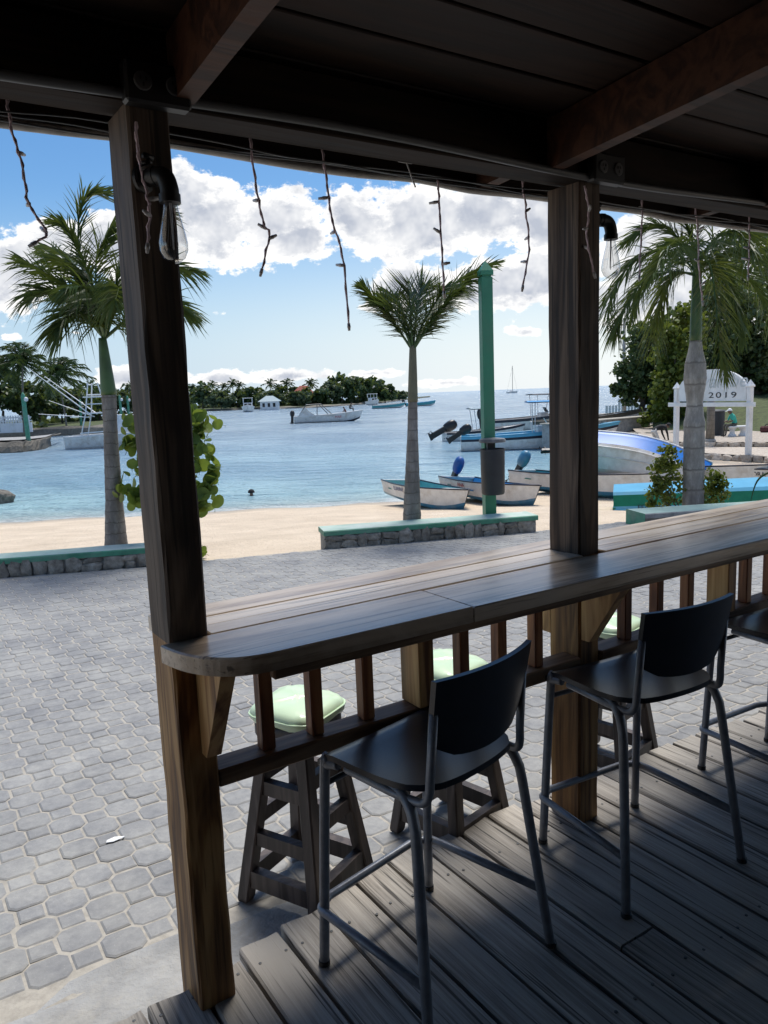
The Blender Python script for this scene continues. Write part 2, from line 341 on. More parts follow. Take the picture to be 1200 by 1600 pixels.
MT['binlid'] = plain('bin_lid', (0.12,0.12,0.125), 0.45, dirt=(0.5,0.5,0.5))
MT['concrete'] = plain('concrete', (0.36,0.36,0.355), 0.85, var=0.22, scale=5, bmp=0.5, dist=0.02, dirt=(0.44,0.42,0.38))
MT['mortar'] = plain('mortar', (0.30,0.29,0.27), 0.9, var=0.2, scale=9, bmp=0.4)
def stonemat(name, a, b_, c):
    m, nt, b, _ = newmat(name); v = coords(nt); n = noise(nt, v, 9, 8, 0.7); col = vary(nt, ramp(nt, n, [(0.3, a), (0.5, b_), (0.72, c)]), 0.3)
    nt.links.new(col, b.inputs['Base Color']); b.inputs['Roughness'].default_value = 0.9; bump(nt, b, noise(nt, v, 22, 6, 0.7), 0.7, 0.03); return m
MT['stone'] = stonemat('coral_stone', (0.09,0.078,0.065), (0.27,0.24,0.20), (0.47,0.43,0.37))
MT['rock'] = stonemat('shore_rock', (0.06,0.055,0.05), (0.16,0.145,0.12), (0.29,0.26,0.22))
MT['terrace'] = stonemat('terrace_stone', (0.28,0.20,0.16), (0.48,0.42,0.35), (0.62,0.56,0.49))
def pavermat(name, lo, hi, rough):
    m, nt, b, _ = newmat(name); v = coords(nt, rnd=True); n = noise(nt, v, 30, 6, 0.7)
    col = ramp(nt, n, [(0.3, lo), (0.68, hi)])
    sp = ramp(nt, noise(nt, v, 160, 3, 0.6), [(0.62, (0,0,0)), (0.72, (1,1,1))])
    tcg = nt.nodes.new('ShaderNodeNewGeometry'); big = ramp(nt, noise(nt, tcg.outputs['Position'], 3.2, 5, 0.65), [(0.30, (0.70,0.71,0.74)), (0.68, (1.18,1.16,1.11))])
    col = mixc(nt, 1.0, col, big, 'MULTIPLY'); col = mixc(nt, mixc(nt, 1.0, sp, (0.35,0.35,0.35), 'MULTIPLY'), col, (0.5,0.48,0.44))
    col = vary(nt, col, 0.07)
    nt.links.new(col, b.inputs['Base Color']); b.inputs['Roughness'].default_value = rough; b.inputs['Specular IOR Level'].default_value = 0.3
    bump(nt, b, n, 0.35, 0.006); return m
MT['paver'] = pavermat('paver_concrete', (0.240,0.243,0.248), (0.325,0.327,0.326), 0.75)
MT['joint'] = plain('joint_sand', (0.43,0.40,0.35), 0.95, var=0.15, scale=30, bmp=0.4)
MT['sailwhite'] = MT['white']
MT['trunk'] = None
def trunkmat(name, a, b_, ringh=0.13, dark=(0.10,0.09,0.08)):
    m, nt, b, _ = newmat(name); v = coords(nt); n = noise(nt, coords(nt, (9,9,3)), 1.0, 8, 0.75)
    sp = nt.nodes.new('ShaderNodeSeparateXYZ'); nt.links.new(v, sp.inputs[0])
    nz = nt.nodes.new('ShaderNodeMath'); nz.operation = 'MULTIPLY_ADD'; nz.inputs[1].default_value = 0.10; nt.links.new(n, nz.inputs[0]); nt.links.new(sp.outputs[2], nz.inputs[2])
    fr = nt.nodes.new('ShaderNodeMath'); fr.operation = 'PINGPONG'; fr.inputs[1].default_value = ringh; nt.links.new(nz.outputs[0], fr.inputs[0])
    ring = nt.nodes.new('ShaderNodeMapRange'); ring.inputs[1].default_value = 0; ring.inputs[2].default_value = ringh*0.14; nt.links.new(fr.outputs[0], ring.inputs[0])
    col = ramp(nt, n, [(0.25, dark), (0.5, a), (0.7, b_)]); col = mixc(nt, ring.outputs[0], dark, col)
    nt.links.new(col, b.inputs['Base Color']); b.inputs['Roughness'].default_value = 0.85; bump(nt, b, n, 0.5, 0.02); return m
MT['royaltrunk'] = trunkmat('royal_trunk', (0.20,0.185,0.17), (0.34,0.325,0.305), 0.07)
MT['paletrunk'] = trunkmat('pale_trunk', (0.27,0.26,0.245), (0.45,0.44,0.42), 0.16, (0.15,0.14,0.13))
MT['bark'] = trunkmat('bark', (0.09,0.075,0.06), (0.16,0.135,0.11), 0.3, (0.05,0.042,0.036))
MT['cocotrunk'] = trunkmat('coco_trunk', (0.17,0.15,0.125), (0.27,0.24,0.20), 0.1)
MT['shaft'] = plain('crownshaft', (0.060,0.125,0.042), 0.45, var=0.22, scale=5)
MT['shaftdry'] = plain('dry_crownshaft', (0.16,0.155,0.10), 0.6, var=0.2, scale=4)
MT['palm'] = leafmat('palm_leaf', (0.020,0.046,0.017), (0.048,0.088,0.032), 0.2)
MT['palm2'] = leafmat('palm_leaf_yellowing', (0.045,0.072,0.018), (0.10,0.12,0.035), 0.3)
MT['grape'] = leafmat('sea_grape_leaf', (0.065,0.125,0.03), (0.15,0.23,0.055), 0.45, 0.35, 9)
MT['dleaf'] = leafmat('dark_leaf', (0.032,0.060,0.027), (0.070,0.108,0.047), 0.22, 0.4, 0.5)
MT['yleaf'] = leafmat('yellow_green_leaf', (0.06,0.095,0.018), (0.13,0.16,0.035), 0.3, 0.4, 0.5)
MT['fleaf'] = leafmat('far_leaf', (0.050,0.080,0.045), (0.10,0.135,0.078), 0.2, 0.5, 0.12)
MT['grass'] = plain('grass', (0.085,0.11,0.035), 0.9, var=0.3, scale=4, bmp=0.5, dist=0.05)
MT['skin'] = plain('skin', (0.14,0.075,0.048), 0.5, bmp=0)
MT['shirt'] = plain('turquoise_shirt', (0.05,0.46,0.36), 0.8, bmp=0)
MT['dark'] = plain('dark_cloth', (0.012,0.012,0.014), 0.85, bmp=0)
MT['khaki'] = plain('khaki_cloth', (0.11,0.10,0.08), 0.85, bmp=0)
MT['paleshort'] = plain('pale_cloth', (0.6,0.58,0.55), 0.85, bmp=0)
MT['redcloth'] = plain('red_cloth', (0.10,0.03,0.032), 0.85, bmp=0)
MT['roofred'] = plain('red_roof', (0.30,0.07,0.045), 0.8)
MT['roofblue'] = plain('blue_roof', (0.30,0.40,0.45), 0.6)
MT['canvasblue'] = plain('canvas_blue', (0.02,0.25,0.55), 0.6, bmp=0)
MT['ink'] = plain('lettering_blue', (0.03,0.05,0.22), 0.6, bmp=0)
MT['inkred'] = plain('lettering_red', (0.45,0.04,0.05), 0.6, bmp=0)
MT['inkblack'] = plain('lettering_black', (0.02,0.022,0.025), 0.6, bmp=0)
MT['inkpale'] = plain('lettering_pale', (0.58,0.62,0.64), 0.6, bmp=0)
MT['windowdark'] = plain('dark_glass', (0.02,0.025,0.03), 0.1, bmp=0)
def glassmat():
    m, nt, b, out = newmat('bulb_glass'); tr = nt.nodes.new('ShaderNodeBsdfTransparent'); tr.inputs[0].default_value = (0.90,0.91,0.92,1)
    gl = nt.nodes.new('ShaderNodeBsdfGlossy'); gl.inputs['Roughness'].default_value = 0.03; lw = nt.nodes.new('ShaderNodeLayerWeight'); lw.inputs[0].default_value = 0.35
    mr = nt.nodes.new('ShaderNodeMapRange'); mr.inputs[3].default_value = 0.06; mr.inputs[4].default_value = 0.75; nt.links.new(lw.outputs['Facing'], mr.inputs[0])
    mx = nt.nodes.new('ShaderNodeMixShader'); nt.links.new(mr.outputs[0], mx.inputs[0]); nt.links.new(tr.outputs[0], mx.inputs[1]); nt.links.new(gl.outputs[0], mx.inputs[2]); nt.links.new(mx.outputs[0], out.inputs[0]); return m
MT['bulb'] = glassmat()

# ================================================================== SETTING: ground, beach, sea
def axis(core, far): return sorted(set([round(c, 3) for c in core] + far))
def sheet(name, xs, ys, zf, mat_, attr=None):
    vs = [(x, y, zf(x, y)) for y in ys for x in xs]; n = len(xs)
    fs = [(j*n+i, j*n+i+1, (j+1)*n+i+1, (j+1)*n+i) for j in range(len(ys)-1) for i in range(n-1)]
    me = bpy.data.meshes.new(name); me.from_pydata(vs, [], fs); me.materials.append(mat_)
    me.polygons.foreach_set('use_smooth', [True]*len(fs))
    if attr:
        a = me.attributes.new(attr[0], 'FLOAT', 'POINT'); a.data.foreach_set('value', [attr[1](x, y) for (x, y, z) in vs])
    me.update(); return link(name, me)
def sandmat():
    m, nt, b, _ = newmat('beach_sand'); g = nt.nodes.new('ShaderNodeNewGeometry'); P = g.outputs['Position']
    n = noise(nt, P, 1.1, 8, 0.7); col = ramp(nt, n, [(0.3, (0.56,0.455,0.34)), (0.6, (0.70,0.58,0.445)), (0.8, (0.76,0.65,0.52))])
    mp = nt.nodes.new('ShaderNodeMapping'); mp.inputs['Scale'].default_value = (0.5, 2.2, 1); nt.links.new(P, mp.inputs[0])
    weed = ramp(nt, noise(nt, mp.outputs[0], 2.2, 8, 0.78), [(0.60, (0,0,0)), (0.70, (1,1,1))]); col = mixc(nt, mixc(nt, 1.0, weed, (0.5,0.5,0.5), 'MULTIPLY'), col, (0.22,0.17,0.12))
    at = nt.nodes.new('ShaderNodeAttribute'); at.attribute_name = 'shore'
    nn = nt.nodes.new('ShaderNodeMath'); nn.operation = 'MULTIPLY_ADD'; nn.inputs[1].default_value = 1.5; nt.links.new(noise(nt, P, 0.5, 3), nn.inputs[0]); nt.links.new(at.outputs['Fac'], nn.inputs[2])
    wet = nt.nodes.new('ShaderNodeMapRange'); wet.inputs[1].default_value = 2.3; wet.inputs[2].default_value = 0.9; wet.inputs[3].default_value = 0; wet.inputs[4].default_value = 1; nt.links.new(nn.outputs[0], wet.inputs[0])
    col = mixc(nt, wet.outputs[0], col, (0.40,0.33,0.25)); nt.links.new(col, b.inputs['Base Color'])
    rr = nt.nodes.new('ShaderNodeMapRange'); rr.inputs[3].default_value = 0.95; rr.inputs[4].default_value = 0.45; nt.links.new(wet.outputs[0], rr.inputs[0]); nt.links.new(rr.outputs[0], b.inputs['Roughness'])
    h = nt.nodes.new('ShaderNodeMath'); h.operation = 'ADD'; nt.links.new(noise(nt, P, 3.5, 6, 0.7), h.inputs[0]); nt.links.new(noise(nt, P, 14, 4), h.inputs[1]); bump(nt, b, h.outputs[0], 0.6, 0.12); return m
xs = axis(np.arange(-30, 30.1, 0.75), [-20000,-4000,-900,-300,-120,-60,-42,45,80,150,400,4000,20000]); ys = axis(np.arange(8, 70.1, 0.75), [-400,-60,-20,-6,0,4,90,140,300])
SAND = sheet('beach', xs, ys, lambda x, y: sand(x, y) + 0.03*sin(x*1.7+y*0.9)*sin(y*1.1-x*0.6)*(1 if y > 11 else 0), sandmat(), ('shore', lambda x, y: ysh(x)-y)); tag(SAND, kind='structure')
def watermat():
    m, nt, b, _ = newmat('sea_water'); g = nt.nodes.new('ShaderNodeNewGeometry'); P = g.outputs['Position']
    at = nt.nodes.new('ShaderNodeAttribute'); at.attribute_name = 'shore'
    lg = nt.nodes.new('ShaderNodeMapRange'); lg.inputs[1].default_value = 0; lg.inputs[2].default_value = 60; nt.links.new(at.outputs['Fac'], lg.inputs[0])
    col = ramp(nt, lg.outputs[0], [(0.0, (0.50,0.60,0.58)), (0.05, (0.38,0.60,0.67)), (0.18, (0.30,0.50,0.63)), (0.6, (0.29,0.43,0.56)), (1.0, (0.32,0.43,0.53))])
    patch = ramp(nt, noise(nt, P, 0.09, 4, 0.6), [(0.42, (0.78,0.82,0.86)), (0.62, (1.15,1.12,1.08))]); col = mixc(nt, 1.0, col, patch, 'MULTIPLY')
    # foam at the lapping edge
    nn = nt.nodes.new('ShaderNodeMath'); nn.operation = 'MULTIPLY_ADD'; nn.inputs[1].default_value = 2.2; nt.links.new(noise(nt, P, 0.8, 6, 0.7), nn.inputs[0]); nt.links.new(at.outputs['Fac'], nn.inputs[2])
    fo = nt.nodes.new('ShaderNodeMapRange'); fo.inputs[1].default_value = 2.0; fo.inputs[2].default_value = 1.25; nt.links.new(nn.outputs[0], fo.inputs[0])
    fm = nt.nodes.new('ShaderNodeMath'); fm.operation = 'MULTIPLY'; nt.links.new(fo.outputs[0], fm.inputs[0]); nt.links.new(ramp(nt, noise(nt, P, 5, 5, 0.75), [(0.35, (0.25,)*3), (0.6, (1,)*3)]), fm.inputs[1])
    col = mixc(nt, fm.outputs[0], col, (0.72,0.74,0.73)); nt.links.new(col, b.inputs['Base Color'])
    b.inputs['IOR'].default_value = 1.33; b.inputs['Specular IOR Level'].default_value = 0.5; b.inputs['Roughness'].default_value = 0.2
    def layer(sx, sy, sc, det, rot):
        mp = nt.nodes.new('ShaderNodeMapping'); mp.inputs['Scale'].default_value = (sx, sy, 1); mp.inputs['Rotation'].default_value = (0, 0, rot); nt.links.new(P, mp.inputs[0]); return noise(nt, mp.outputs[0], sc, det, 0.6, 0.3)
    h1 = layer(0.55, 1.5, 0.9, 4, 0.25); h2 = layer(0.8, 1.6, 3.2, 4, -0.2); h3 = layer(0.6, 1.3, 0.16, 3, 0.1)
    a1 = nt.nodes.new('ShaderNodeMath'); a1.operation = 'MULTIPLY_ADD'; a1.inputs[1].default_value = 0.35; nt.links.new(h2, a1.inputs[0]); nt.links.new(h1, a1.inputs[2])
    a2 = nt.nodes.new('ShaderNodeMath'); a2.operation = 'MULTIPLY_ADD'; a2.inputs[1].default_value = 2.6; nt.links.new(h3, a2.inputs[0]); nt.links.new(a1.outputs[0], a2.inputs[2])
    bump(nt, b, a2.outputs[0], 1.0, 0.95); return m
xs = axis(np.arange(-30, 30.1, 1.0), [-30000,-6000,-1500,-500,-200,-100,-60,-42,45,80,150,400,1500,6000,30000]); ys = axis(np.arange(16, 75.1, 1.0), [90,120,200,400,900,3000,10000,30000])
SEAO = sheet('sea', xs, ys, lambda x, y: SEA, watermat(), ('shore', lambda x, y: y-ysh(x))); tag(SEAO, kind='structure')

# ------------------------------------------------------------------ pavement of octagon and square setts
JC = 0.11                                             # cell of the octagon / square chequer
def paved_edge(u):                                    # ragged end of the pavers towards the deck
    return float(np.interp(u, [-9,-1,-0.6,-0.2,0.15,0.5,0.9,1.3,1.7,9], [0.43,0.43,0.40,0.47,0.45,0.42,0.36,0.31,0.27,0.26]))
# outer edge of the promenade (world x -> y)
_ex = [-40,-4.29,-2.79,-2.14,-0.76,2.06,3.45,8,40]; _ey = [5.5,8.35,8.66,8.95,9.42,10.21,10.77,12.4,20]
def outer(X): return float(np.interp(X, _ex, _ey))
def sett(half, ch, h):
    m = MB(); p = []
    for sx, sy in ((1,1),(-1,1),(-1,-1),(1,-1)):
        a = (sx*half, sy*(half-ch)); b = (sx*(half-ch), sy*half); p += [a, b] if sx*sy > 0 else [b, a]
    if ch <= 0: p = [(half,half),(-half,half),(-half,-half),(half,-half)]
    n = len(p); e = 0.006; k = (half-e)/half
    vs = [(x, y, -h) for x, y in p] + [(x, y, -0.004) for x, y in p] + [(x*k, y*k, 0) for x, y in p]
    fs = [(i, (i+1)%n, n+(i+1)%n, n+i) for i in range(n)] + [(n+i, n+(i+1)%n, 2*n+(i+1)%n, 2*n+i) for i in range(n)] + [tuple(range(2*n, 3*n))]
    return vs, fs
OCT = sett(0.0632, 0.0228, 0.05); SQ = sett(0.0395, 0.0, 0.05)
def mesh_of(name, g, mat_):
    me = bpy.data.meshes.new(name); me.from_pydata(g[0], [], g[1]); me.materials.append(mat_); me.update(); return me
mo, ms = mesh_of('octagon_paver', OCT, MT['paver']), mesh_of('square_paver', SQ, MT['paver'])
PAV = MB()
bed = [bw(u, v) for u, v in ((-14,-0.2),(16,-0.2),(16,14),(-14,14))]
# joint sand bed follows the outer edge
top = [(x, outer(x)) for x in np.linspace(-13, 16, 60)]; low = [(x, max(-4, 0.649*(x-BO.x)+BO.y-0.1)) for x in np.linspace(-13, 16, 60)]
PAV.grid([[Vector((x, y, pav(x, y)-0.0035)) for x, y in low], [Vector((x, y, pav(x, y)-0.0035)) for x, y in top]])
PAVO = PAV.build('pavement', MT['joint']); tag(PAVO, kind='structure')
cells = []
rs = random.Random(3)
for i in range(-110, 130):
    for j in range(0, 110):
        u = (i+0.35)*JC; v = (j+0.4)*JC + 0.14; p = bw(u, v)
        if v < paved_edge(u) + rs.uniform(-0.03, 0.03) or p.y > outer(p.x)-0.04: continue
        z = pav(p.x, p.y); q = proj((p.x, p.y, z))
        if not (-160 < q[0] < 1360 and -100 < q[1] < 1760): continue
        d = (Vector((p.x, p.y, z))-CAMP).length
        cells.append((d, p.x, p.y, z, (i+j) % 2 == 0, -20 < q[0] < 1220 and q[1] < 1620 and not (250 < q[0] < 360 and q[1] > 1000)))
cells.sort(key=lambda c: (not c[5], c[0]))
tilt = Matrix.Rotation(math.atan(0.03), 4, 'X').inverted()
rest = MB()
for k, (d, x, y, z, is_oct, vis) in enumerate(cells):
    dz = rs.uniform(-0.0012, 0.0028); rz = BTH + rs.gauss(0, 0.014) + (rs.randrange(4)*pi/2 if not is_oct else 0)
    Mx = Matrix.Translation((x+rs.gauss(0,.0015), y+rs.gauss(0,.0015), z+dz)) @ tilt @ Matrix.Rotation(rs.gauss(0, 0.012), 4, 'X') @ Matrix.Rotation(rs.gauss(0, 0.012), 4, 'Y') @ Matrix.Rotation(rz, 4, 'Z')
    if k < 300:
        o = link('paver', mo if is_oct else ms, PAVO); o.matrix_local = Mx
    elif d < 16:
        g = OCT if is_oct else SQ; rest.add([Mx @ Vector(q) for q in g[0]], g[1])
ro = rest.build('paver_field', MT['paver'], PAVO); ro['kind'] = 'stuff'
# concrete apron between deck and pavers
ap = MB(); rows = []
for v in np.linspace(-0.3, 0.56, 14):
    rows.append([bw(u, v*1.0) + Vector((0, 0, pav(*bw(u, v)[:2]) + 0.004 + 0.010*sin(u*5.3+v*9)*sin(v*13+u*2) - (0.025 if v > paved_edge(u)-0.02 else 0))) for u in np.linspace(-9, 9, 180)])
ap.grid(rows); APO = ap.build('concrete_apron', MT['concrete'], smooth=True); tag(APO, kind='structure')
sc = MB(); sc.add([(-0.035,-0.008,0),(-0.01,-0.016,0.003),(0.03,-0.006,0.006),(0.038,0.008,0.002),(0.0,0.014,0.004),(-0.03,0.006,0.001)], [(0,1,2,3,4,5)])
for q in list(sc.v): sc.v.append((q[0], q[1], q[2]-0.0015))
sc.f.append((11,10,9,8,7,6)); sc.m.append(0)
pp = pavhit(180, 1314); s = sc.build('paper_scrap', MT['white'], loc=(pp.x, pp.y, pp.z+0.006), rot=(0.05, 0.1, 0.5)); tag(s, 'small white scrap of litter lying on the grey pavers', 'litter')

# ================================================================== DECK
DECK = MB(); DECK.box((-3.5, -7.0, -0.20), (6.5, 0.0, -0.06)); DKO = DECK.build('deck', MT['postx'], loc=BO, rot=(0, 0, BTH)); tag(DKO, kind='structure')
rs = random.Random(11); u = -3.5 + 0.0; k = 0
bounds = [-3.45, -3.3]
edges_u = list(np.arange(-3.42, 0.16, 0.15)) + [0.165, 0.305, 0.46, 0.61, 0.755, 0.905, 1.06, 1.215, 1.36, 1.505, 1.65, 1.80, 1.95] + list(np.arange(2.10, 6.6, 0.152))
for a, b in zip(edges_u[:-1], edges_u[1:]):
    um = (a+b)/2; ve = float(np.interp(um, [-4,-0.3,0.1,0.3,0.45,0.8,1.4,2.0,2.9,6], [0.09,0.09,0.13,0.19,0.20,0.27,0.26,0.235,0.18,0.15])) + rs.uniform(-0.02, 0.02)
    g = 0.0045 + rs.uniform(0, 0.003); w = (b-a)-g*2
    cuts = [ve, -7.0]
    if abs(um-1.137) < 0.05: cuts = [ve, -0.48, -7.0]
    elif rs.random() < 0.4: cuts = [ve, -2.0-rs.random()*3, -7.0]
    for c0, c1 in zip(cuts[:-1], cuts[1:]):
        m = MB(); L = c0-c1-0.006; n = 14; prof = []
        for i in range(n+1):                         # a plank: slightly cupped, worn edges, end split a little
            x = -L*(i/n)**1.6; wob = rs.uniform(-0.0012, 0.0012); jz = rs.uniform(-0.0012, 0.0012)
            e0 = rs.uniform(0, 0.004) if i == 0 else 0
            prof.append([Vector((x, -w/2+wob+e0, -0.035)), Vector((x, -w/2+wob+e0, -0.006+jz)), Vector((x, -w/2+0.006, -0.0005+jz)), Vector((x-e0*2, -w*0.2, -0.0015+jz)), Vector((x, w*0.22, -0.001+jz)), Vector((x, w/2-0.006, -0.0003+jz)), Vector((x, w/2+wob-e0, -0.006+jz)), Vector((x, w/2+wob-e0, -0.035))])
        m.grid(prof); m.add(prof[0], [tuple(range(7, -1, -1))]); m.add(prof[-1], [tuple(range(8))])
        o = m.build('plank', MT['deck'], DKO, loc=(um, c0-0.003, rs.uniform(-0.002, 0.0015)), rot=(0, 0, pi/2))
rs = random.Random(31); m = MB()
for a, b in zip(edges_u[:-1], edges_u[1:]):
    if not (-0.5 < a < 3.5): continue
    for vv in (0.06, -0.62, -1.25):
        for f in (0.22, 0.78):
            x = a+(b-a)*f+rs.uniform(-.008,.008); y = vv+rs.uniform(-.015,.015); m.lathe([(0.0045,-0.004),(0.0048,0.0008),(0.002,0.0016)], 7, 0, Matrix.Translation((x, y, 0)))
no = m.build('nail_field', MT['grey'], DKO); no['kind'] = 'stuff'
# ================================================================== BAR SHELTER
SH_ = empty('bar_shelter', BO, BTH, 'dark timber bar shelter of posts, rafters and plank ceiling over the deck', 'shelter')
def post(u0, v0, w, d, z0, z1, twist=0.0, nm='post'):
    m = MB(); rs = random.Random(int(u0*100)+5); P = []
    n = 26
    for i in range(n+1):
        z = z0+(z1-z0)*i/n; j = lambda: rs.uniform(-0.0016, 0.0016)
        c = 0.006
        P.append([Vector((x+j(), y+j(), z)) for x, y in ((c,0),(w-c,0),(w,c),(w,d-c),(w-c,d),(c,d),(0,d-c),(0,c))])
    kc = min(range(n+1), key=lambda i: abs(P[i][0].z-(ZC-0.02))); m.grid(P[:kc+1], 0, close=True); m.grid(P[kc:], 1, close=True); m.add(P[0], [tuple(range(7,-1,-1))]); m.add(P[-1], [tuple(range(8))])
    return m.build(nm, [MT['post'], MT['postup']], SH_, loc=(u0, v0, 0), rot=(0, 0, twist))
ZH = 2.232; ZC = 1.006
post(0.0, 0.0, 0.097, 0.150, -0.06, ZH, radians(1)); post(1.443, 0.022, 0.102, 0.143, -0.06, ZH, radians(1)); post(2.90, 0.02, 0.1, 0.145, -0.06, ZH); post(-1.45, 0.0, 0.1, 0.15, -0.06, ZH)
def pbox(nm, a, b, mat_, parent, ch=0.004):
    a = Vector(a); b = Vector(b); c = (a+b)/2; m = MB(); m.box(a-c, b-c, 0, ch); return m.build(nm, mat_, parent, loc=c)
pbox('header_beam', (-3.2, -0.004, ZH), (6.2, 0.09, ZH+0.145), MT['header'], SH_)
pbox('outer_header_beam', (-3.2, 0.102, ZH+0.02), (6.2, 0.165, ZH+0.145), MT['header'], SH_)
SL = 0.075                                            # roof rises inwards
for u in (-2.2, -1.05, 0.100, 1.272, 2.43, 3.58, 4.7):
    m = MB(); X = Matrix.Shear('YZ', 4, (0, 0)) ; w = 0.048
    A = [(-0.004, ZH+0.008), (-6.5, ZH+0.008+SL*6.5), (-6.5, ZH+0.153+SL*6.5), (-0.004, ZH+0.153)]
    vs = [(0, y, z) for y, z in A] + [(w, y, z) for y, z in A]
    m.add(vs, [(0,1,2,3), (7,6,5,4), (0,4,5,1), (1,5,6,2), (2,6,7,3), (3,7,4,0)])
    o = m.build('rafter', MT['postx'], SH_, loc=(u, 0, 0))
    mt = MB(); A = [(0.168, ZH+0.04), (0.33, ZH+0.03), (0.33, ZH+0.135), (0.168, ZH+0.14)]
    vs = [(0, y, z) for y, z in A] + [(w, y, z) for y, z in A]
    mt.add(vs, [(0,1,2,3), (7,6,5,4), (0,4,5,1), (1,5,6,2), (2,6,7,3), (3,7,4,0)]); mt.build('rafter_tail', MT['postx'], SH_, loc=(u, 0, 0))
rs = random.Random(5); v = 0.345
while v > -6.4:                                       # ceiling planks lie on the rafters
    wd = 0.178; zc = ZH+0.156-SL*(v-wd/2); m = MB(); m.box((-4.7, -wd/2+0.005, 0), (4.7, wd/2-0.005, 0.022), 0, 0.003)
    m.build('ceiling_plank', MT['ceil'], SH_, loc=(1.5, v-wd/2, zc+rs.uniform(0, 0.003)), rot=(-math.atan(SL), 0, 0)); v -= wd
m = MB(); A = [(0.42, ZH+0.156+0.03-SL*0.42), (-6.6, ZH+0.156+0.03+SL*6.6), (-6.6, ZH+0.23+SL*6.6), (0.42, ZH+0.21)]
vs = [(-3.3, y, z) for y, z in A] + [(6.3, y, z) for y, z in A]
m.add(vs, [(0,1,2,3), (7,6,5,4), (0,4,5,1), (1,5,6,2), (2,6,7,3), (3,7,4,0)]); m.build('roof_sheet', MT['postx'], SH_)
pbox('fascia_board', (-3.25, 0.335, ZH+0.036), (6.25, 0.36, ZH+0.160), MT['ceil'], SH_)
pbox('back_wall', (-3.2, -6.6, -0.05), (6.2, -6.5, 2.9), MT['postx'], SH_)
pbox('sky_light_blocker', (-3.2, -6.5, -0.05), (-3.1, -1.2, 2.9), MT['postx'], SH_)  # unseen wall, added to keep sky light out of the shelter
# conduits and wires along the eave
def path_obj(nm, pts, r, mat_, parent, n=7): m = MB(); m.tube(pts, r, n); return m.build(nm, mat_, parent, smooth=True)
rs = random.Random(2)
cond = [Vector((u, 0.325+rs.uniform(-.003,.003), ZH+0.026+rs.uniform(-0.006, 0.006))) for u in np.arange(-2.5, 5.5, 0.22)]
path_obj('conduit', bez(cond, 3), 0.0125, MT['conduit'], SH_)
cond = [Vector((u, -0.014, ZH+0.012+0.010*sin(u*3))) for u in np.arange(-2.5, 5.5, 0.25)]
path_obj('conduit', bez(cond, 3), 0.011, MT['grey'], SH_)
for k in range(3):
    pts = [Vector((u, 0.20+0.02*k, ZH+0.018-0.018*abs(sin(u*2.1+k))+rs.uniform(-.004,.004))) for u in np.arange(-1.5, 4.5, 0.18)]
    path_obj('cable', bez(pts, 3), 0.0026, MT['grey'], SH_, 5)
# outlet boxes at the heads of the posts
for (u0, n) in ((0.01, 2), (1.46, 2)):
    e = pbox('outlet_box', (u0-0.02, -0.045, ZH-0.012), (u0+0.125, -0.005, ZH+0.075), MT['black'], SH_, 0.006)
    for k in range(n):
        m = MB(); X = Matrix.Translation((-0.035+0.07*k, -0.0195, 0)) @ Matrix.Rotation(pi/2, 4, 'X'); m.lathe([(0.020,0),(0.020,0.003),(0.018,0.005)], 16, 0, X)
        m.build('socket', MT['outlet'], e)
        m = MB(); 
        for dx, dz in ((-0.006,0.004),(0.006,0.004),(0,-0.008)): m.box((-0.035+0.07*k+dx-0.0015,-0.0262,dz-0.004), (-0.035+0.07*k+dx+0.0015,-0.0244,dz+0.004))
        m.build('socket_slot', MT['black'], e)
# ================================================================== COUNTER
CT = empty('bar_counter', BO, BTH, 'long weathered plank bar counter with balusters and rounded end', 'counter')
ZC = 1.006; TK = 0.044
def slab(nm, poly, z0, z1, mat_, parent, e=0.004):
    cx = sum(p[0] for p in poly)/len(poly); cy = sum(p[1] for p in poly)/len(poly); n = len(poly)
    q = [(x-cx, y-cy) for x, y in poly]
    def inset(d):
        out = []
        for i in range(n):
            p0 = Vector(q[i-1]); p1 = Vector(q[i]); p2 = Vector(q[(i+1)%n]); a = (p1-p0).normalized(); b = (p2-p1).normalized()
            nrm = Vector((-(a.y+b.y), a.x+b.x)); nrm = nrm.normalized() if nrm.length > 1e-6 else Vector((0, 0)); out.append(tuple(p1+nrm*d))
        return out
    qi = inset(e); zz = (z0+z1)/2; m = MB()
    vs = [(x, y, z0-zz) for x, y in q] + [(x, y, z1-zz-e) for x, y in q] + [(x, y, z1-zz) for x, y in qi]
    fs = [tuple(reversed(range(n)))] + [(i, (i+1)%n, n+(i+1)%n, n+i) for i in range(n)] + [(n+i, n+(i+1)%n, 2*n+(i+1)%n, 2*n+i) for i in range(n)] + [tuple(range(2*n, 3*n))]
    m.add(vs, fs); return m.build(nm, mat_, parent, loc=(cx, cy, zz))
g = 0.0022
endc_ = [(-0.026,-0.003),(-0.018,-0.05),(0.000,-0.11),(0.028,-0.16),(0.065,-0.198),(0.115,-0.222),(0.16,-0.230)]
endc = [tuple(q[:2]) for q in bez([(x, y, 0) for x, y in endc_], 3)]
slab('counter_plank', endc + [(0.752-g,-0.238),(0.750-g,-0.004)], ZC-TK, ZC, MT['counter'], CT)
slab('counter_plank', [(0.752+g,-0.238),(3.2,-0.252),(3.2,-0.004),(0.750+g,-0.004)], ZC-TK, ZC-0.0015, MT['counter'], CT)
slab('counter_plank', [(3.2+2*g,-0.252),(6.0,-0.26),(6.0,-0.004),(3.2+2*g,-0.004)], ZC-TK, ZC, MT['counter'], CT)
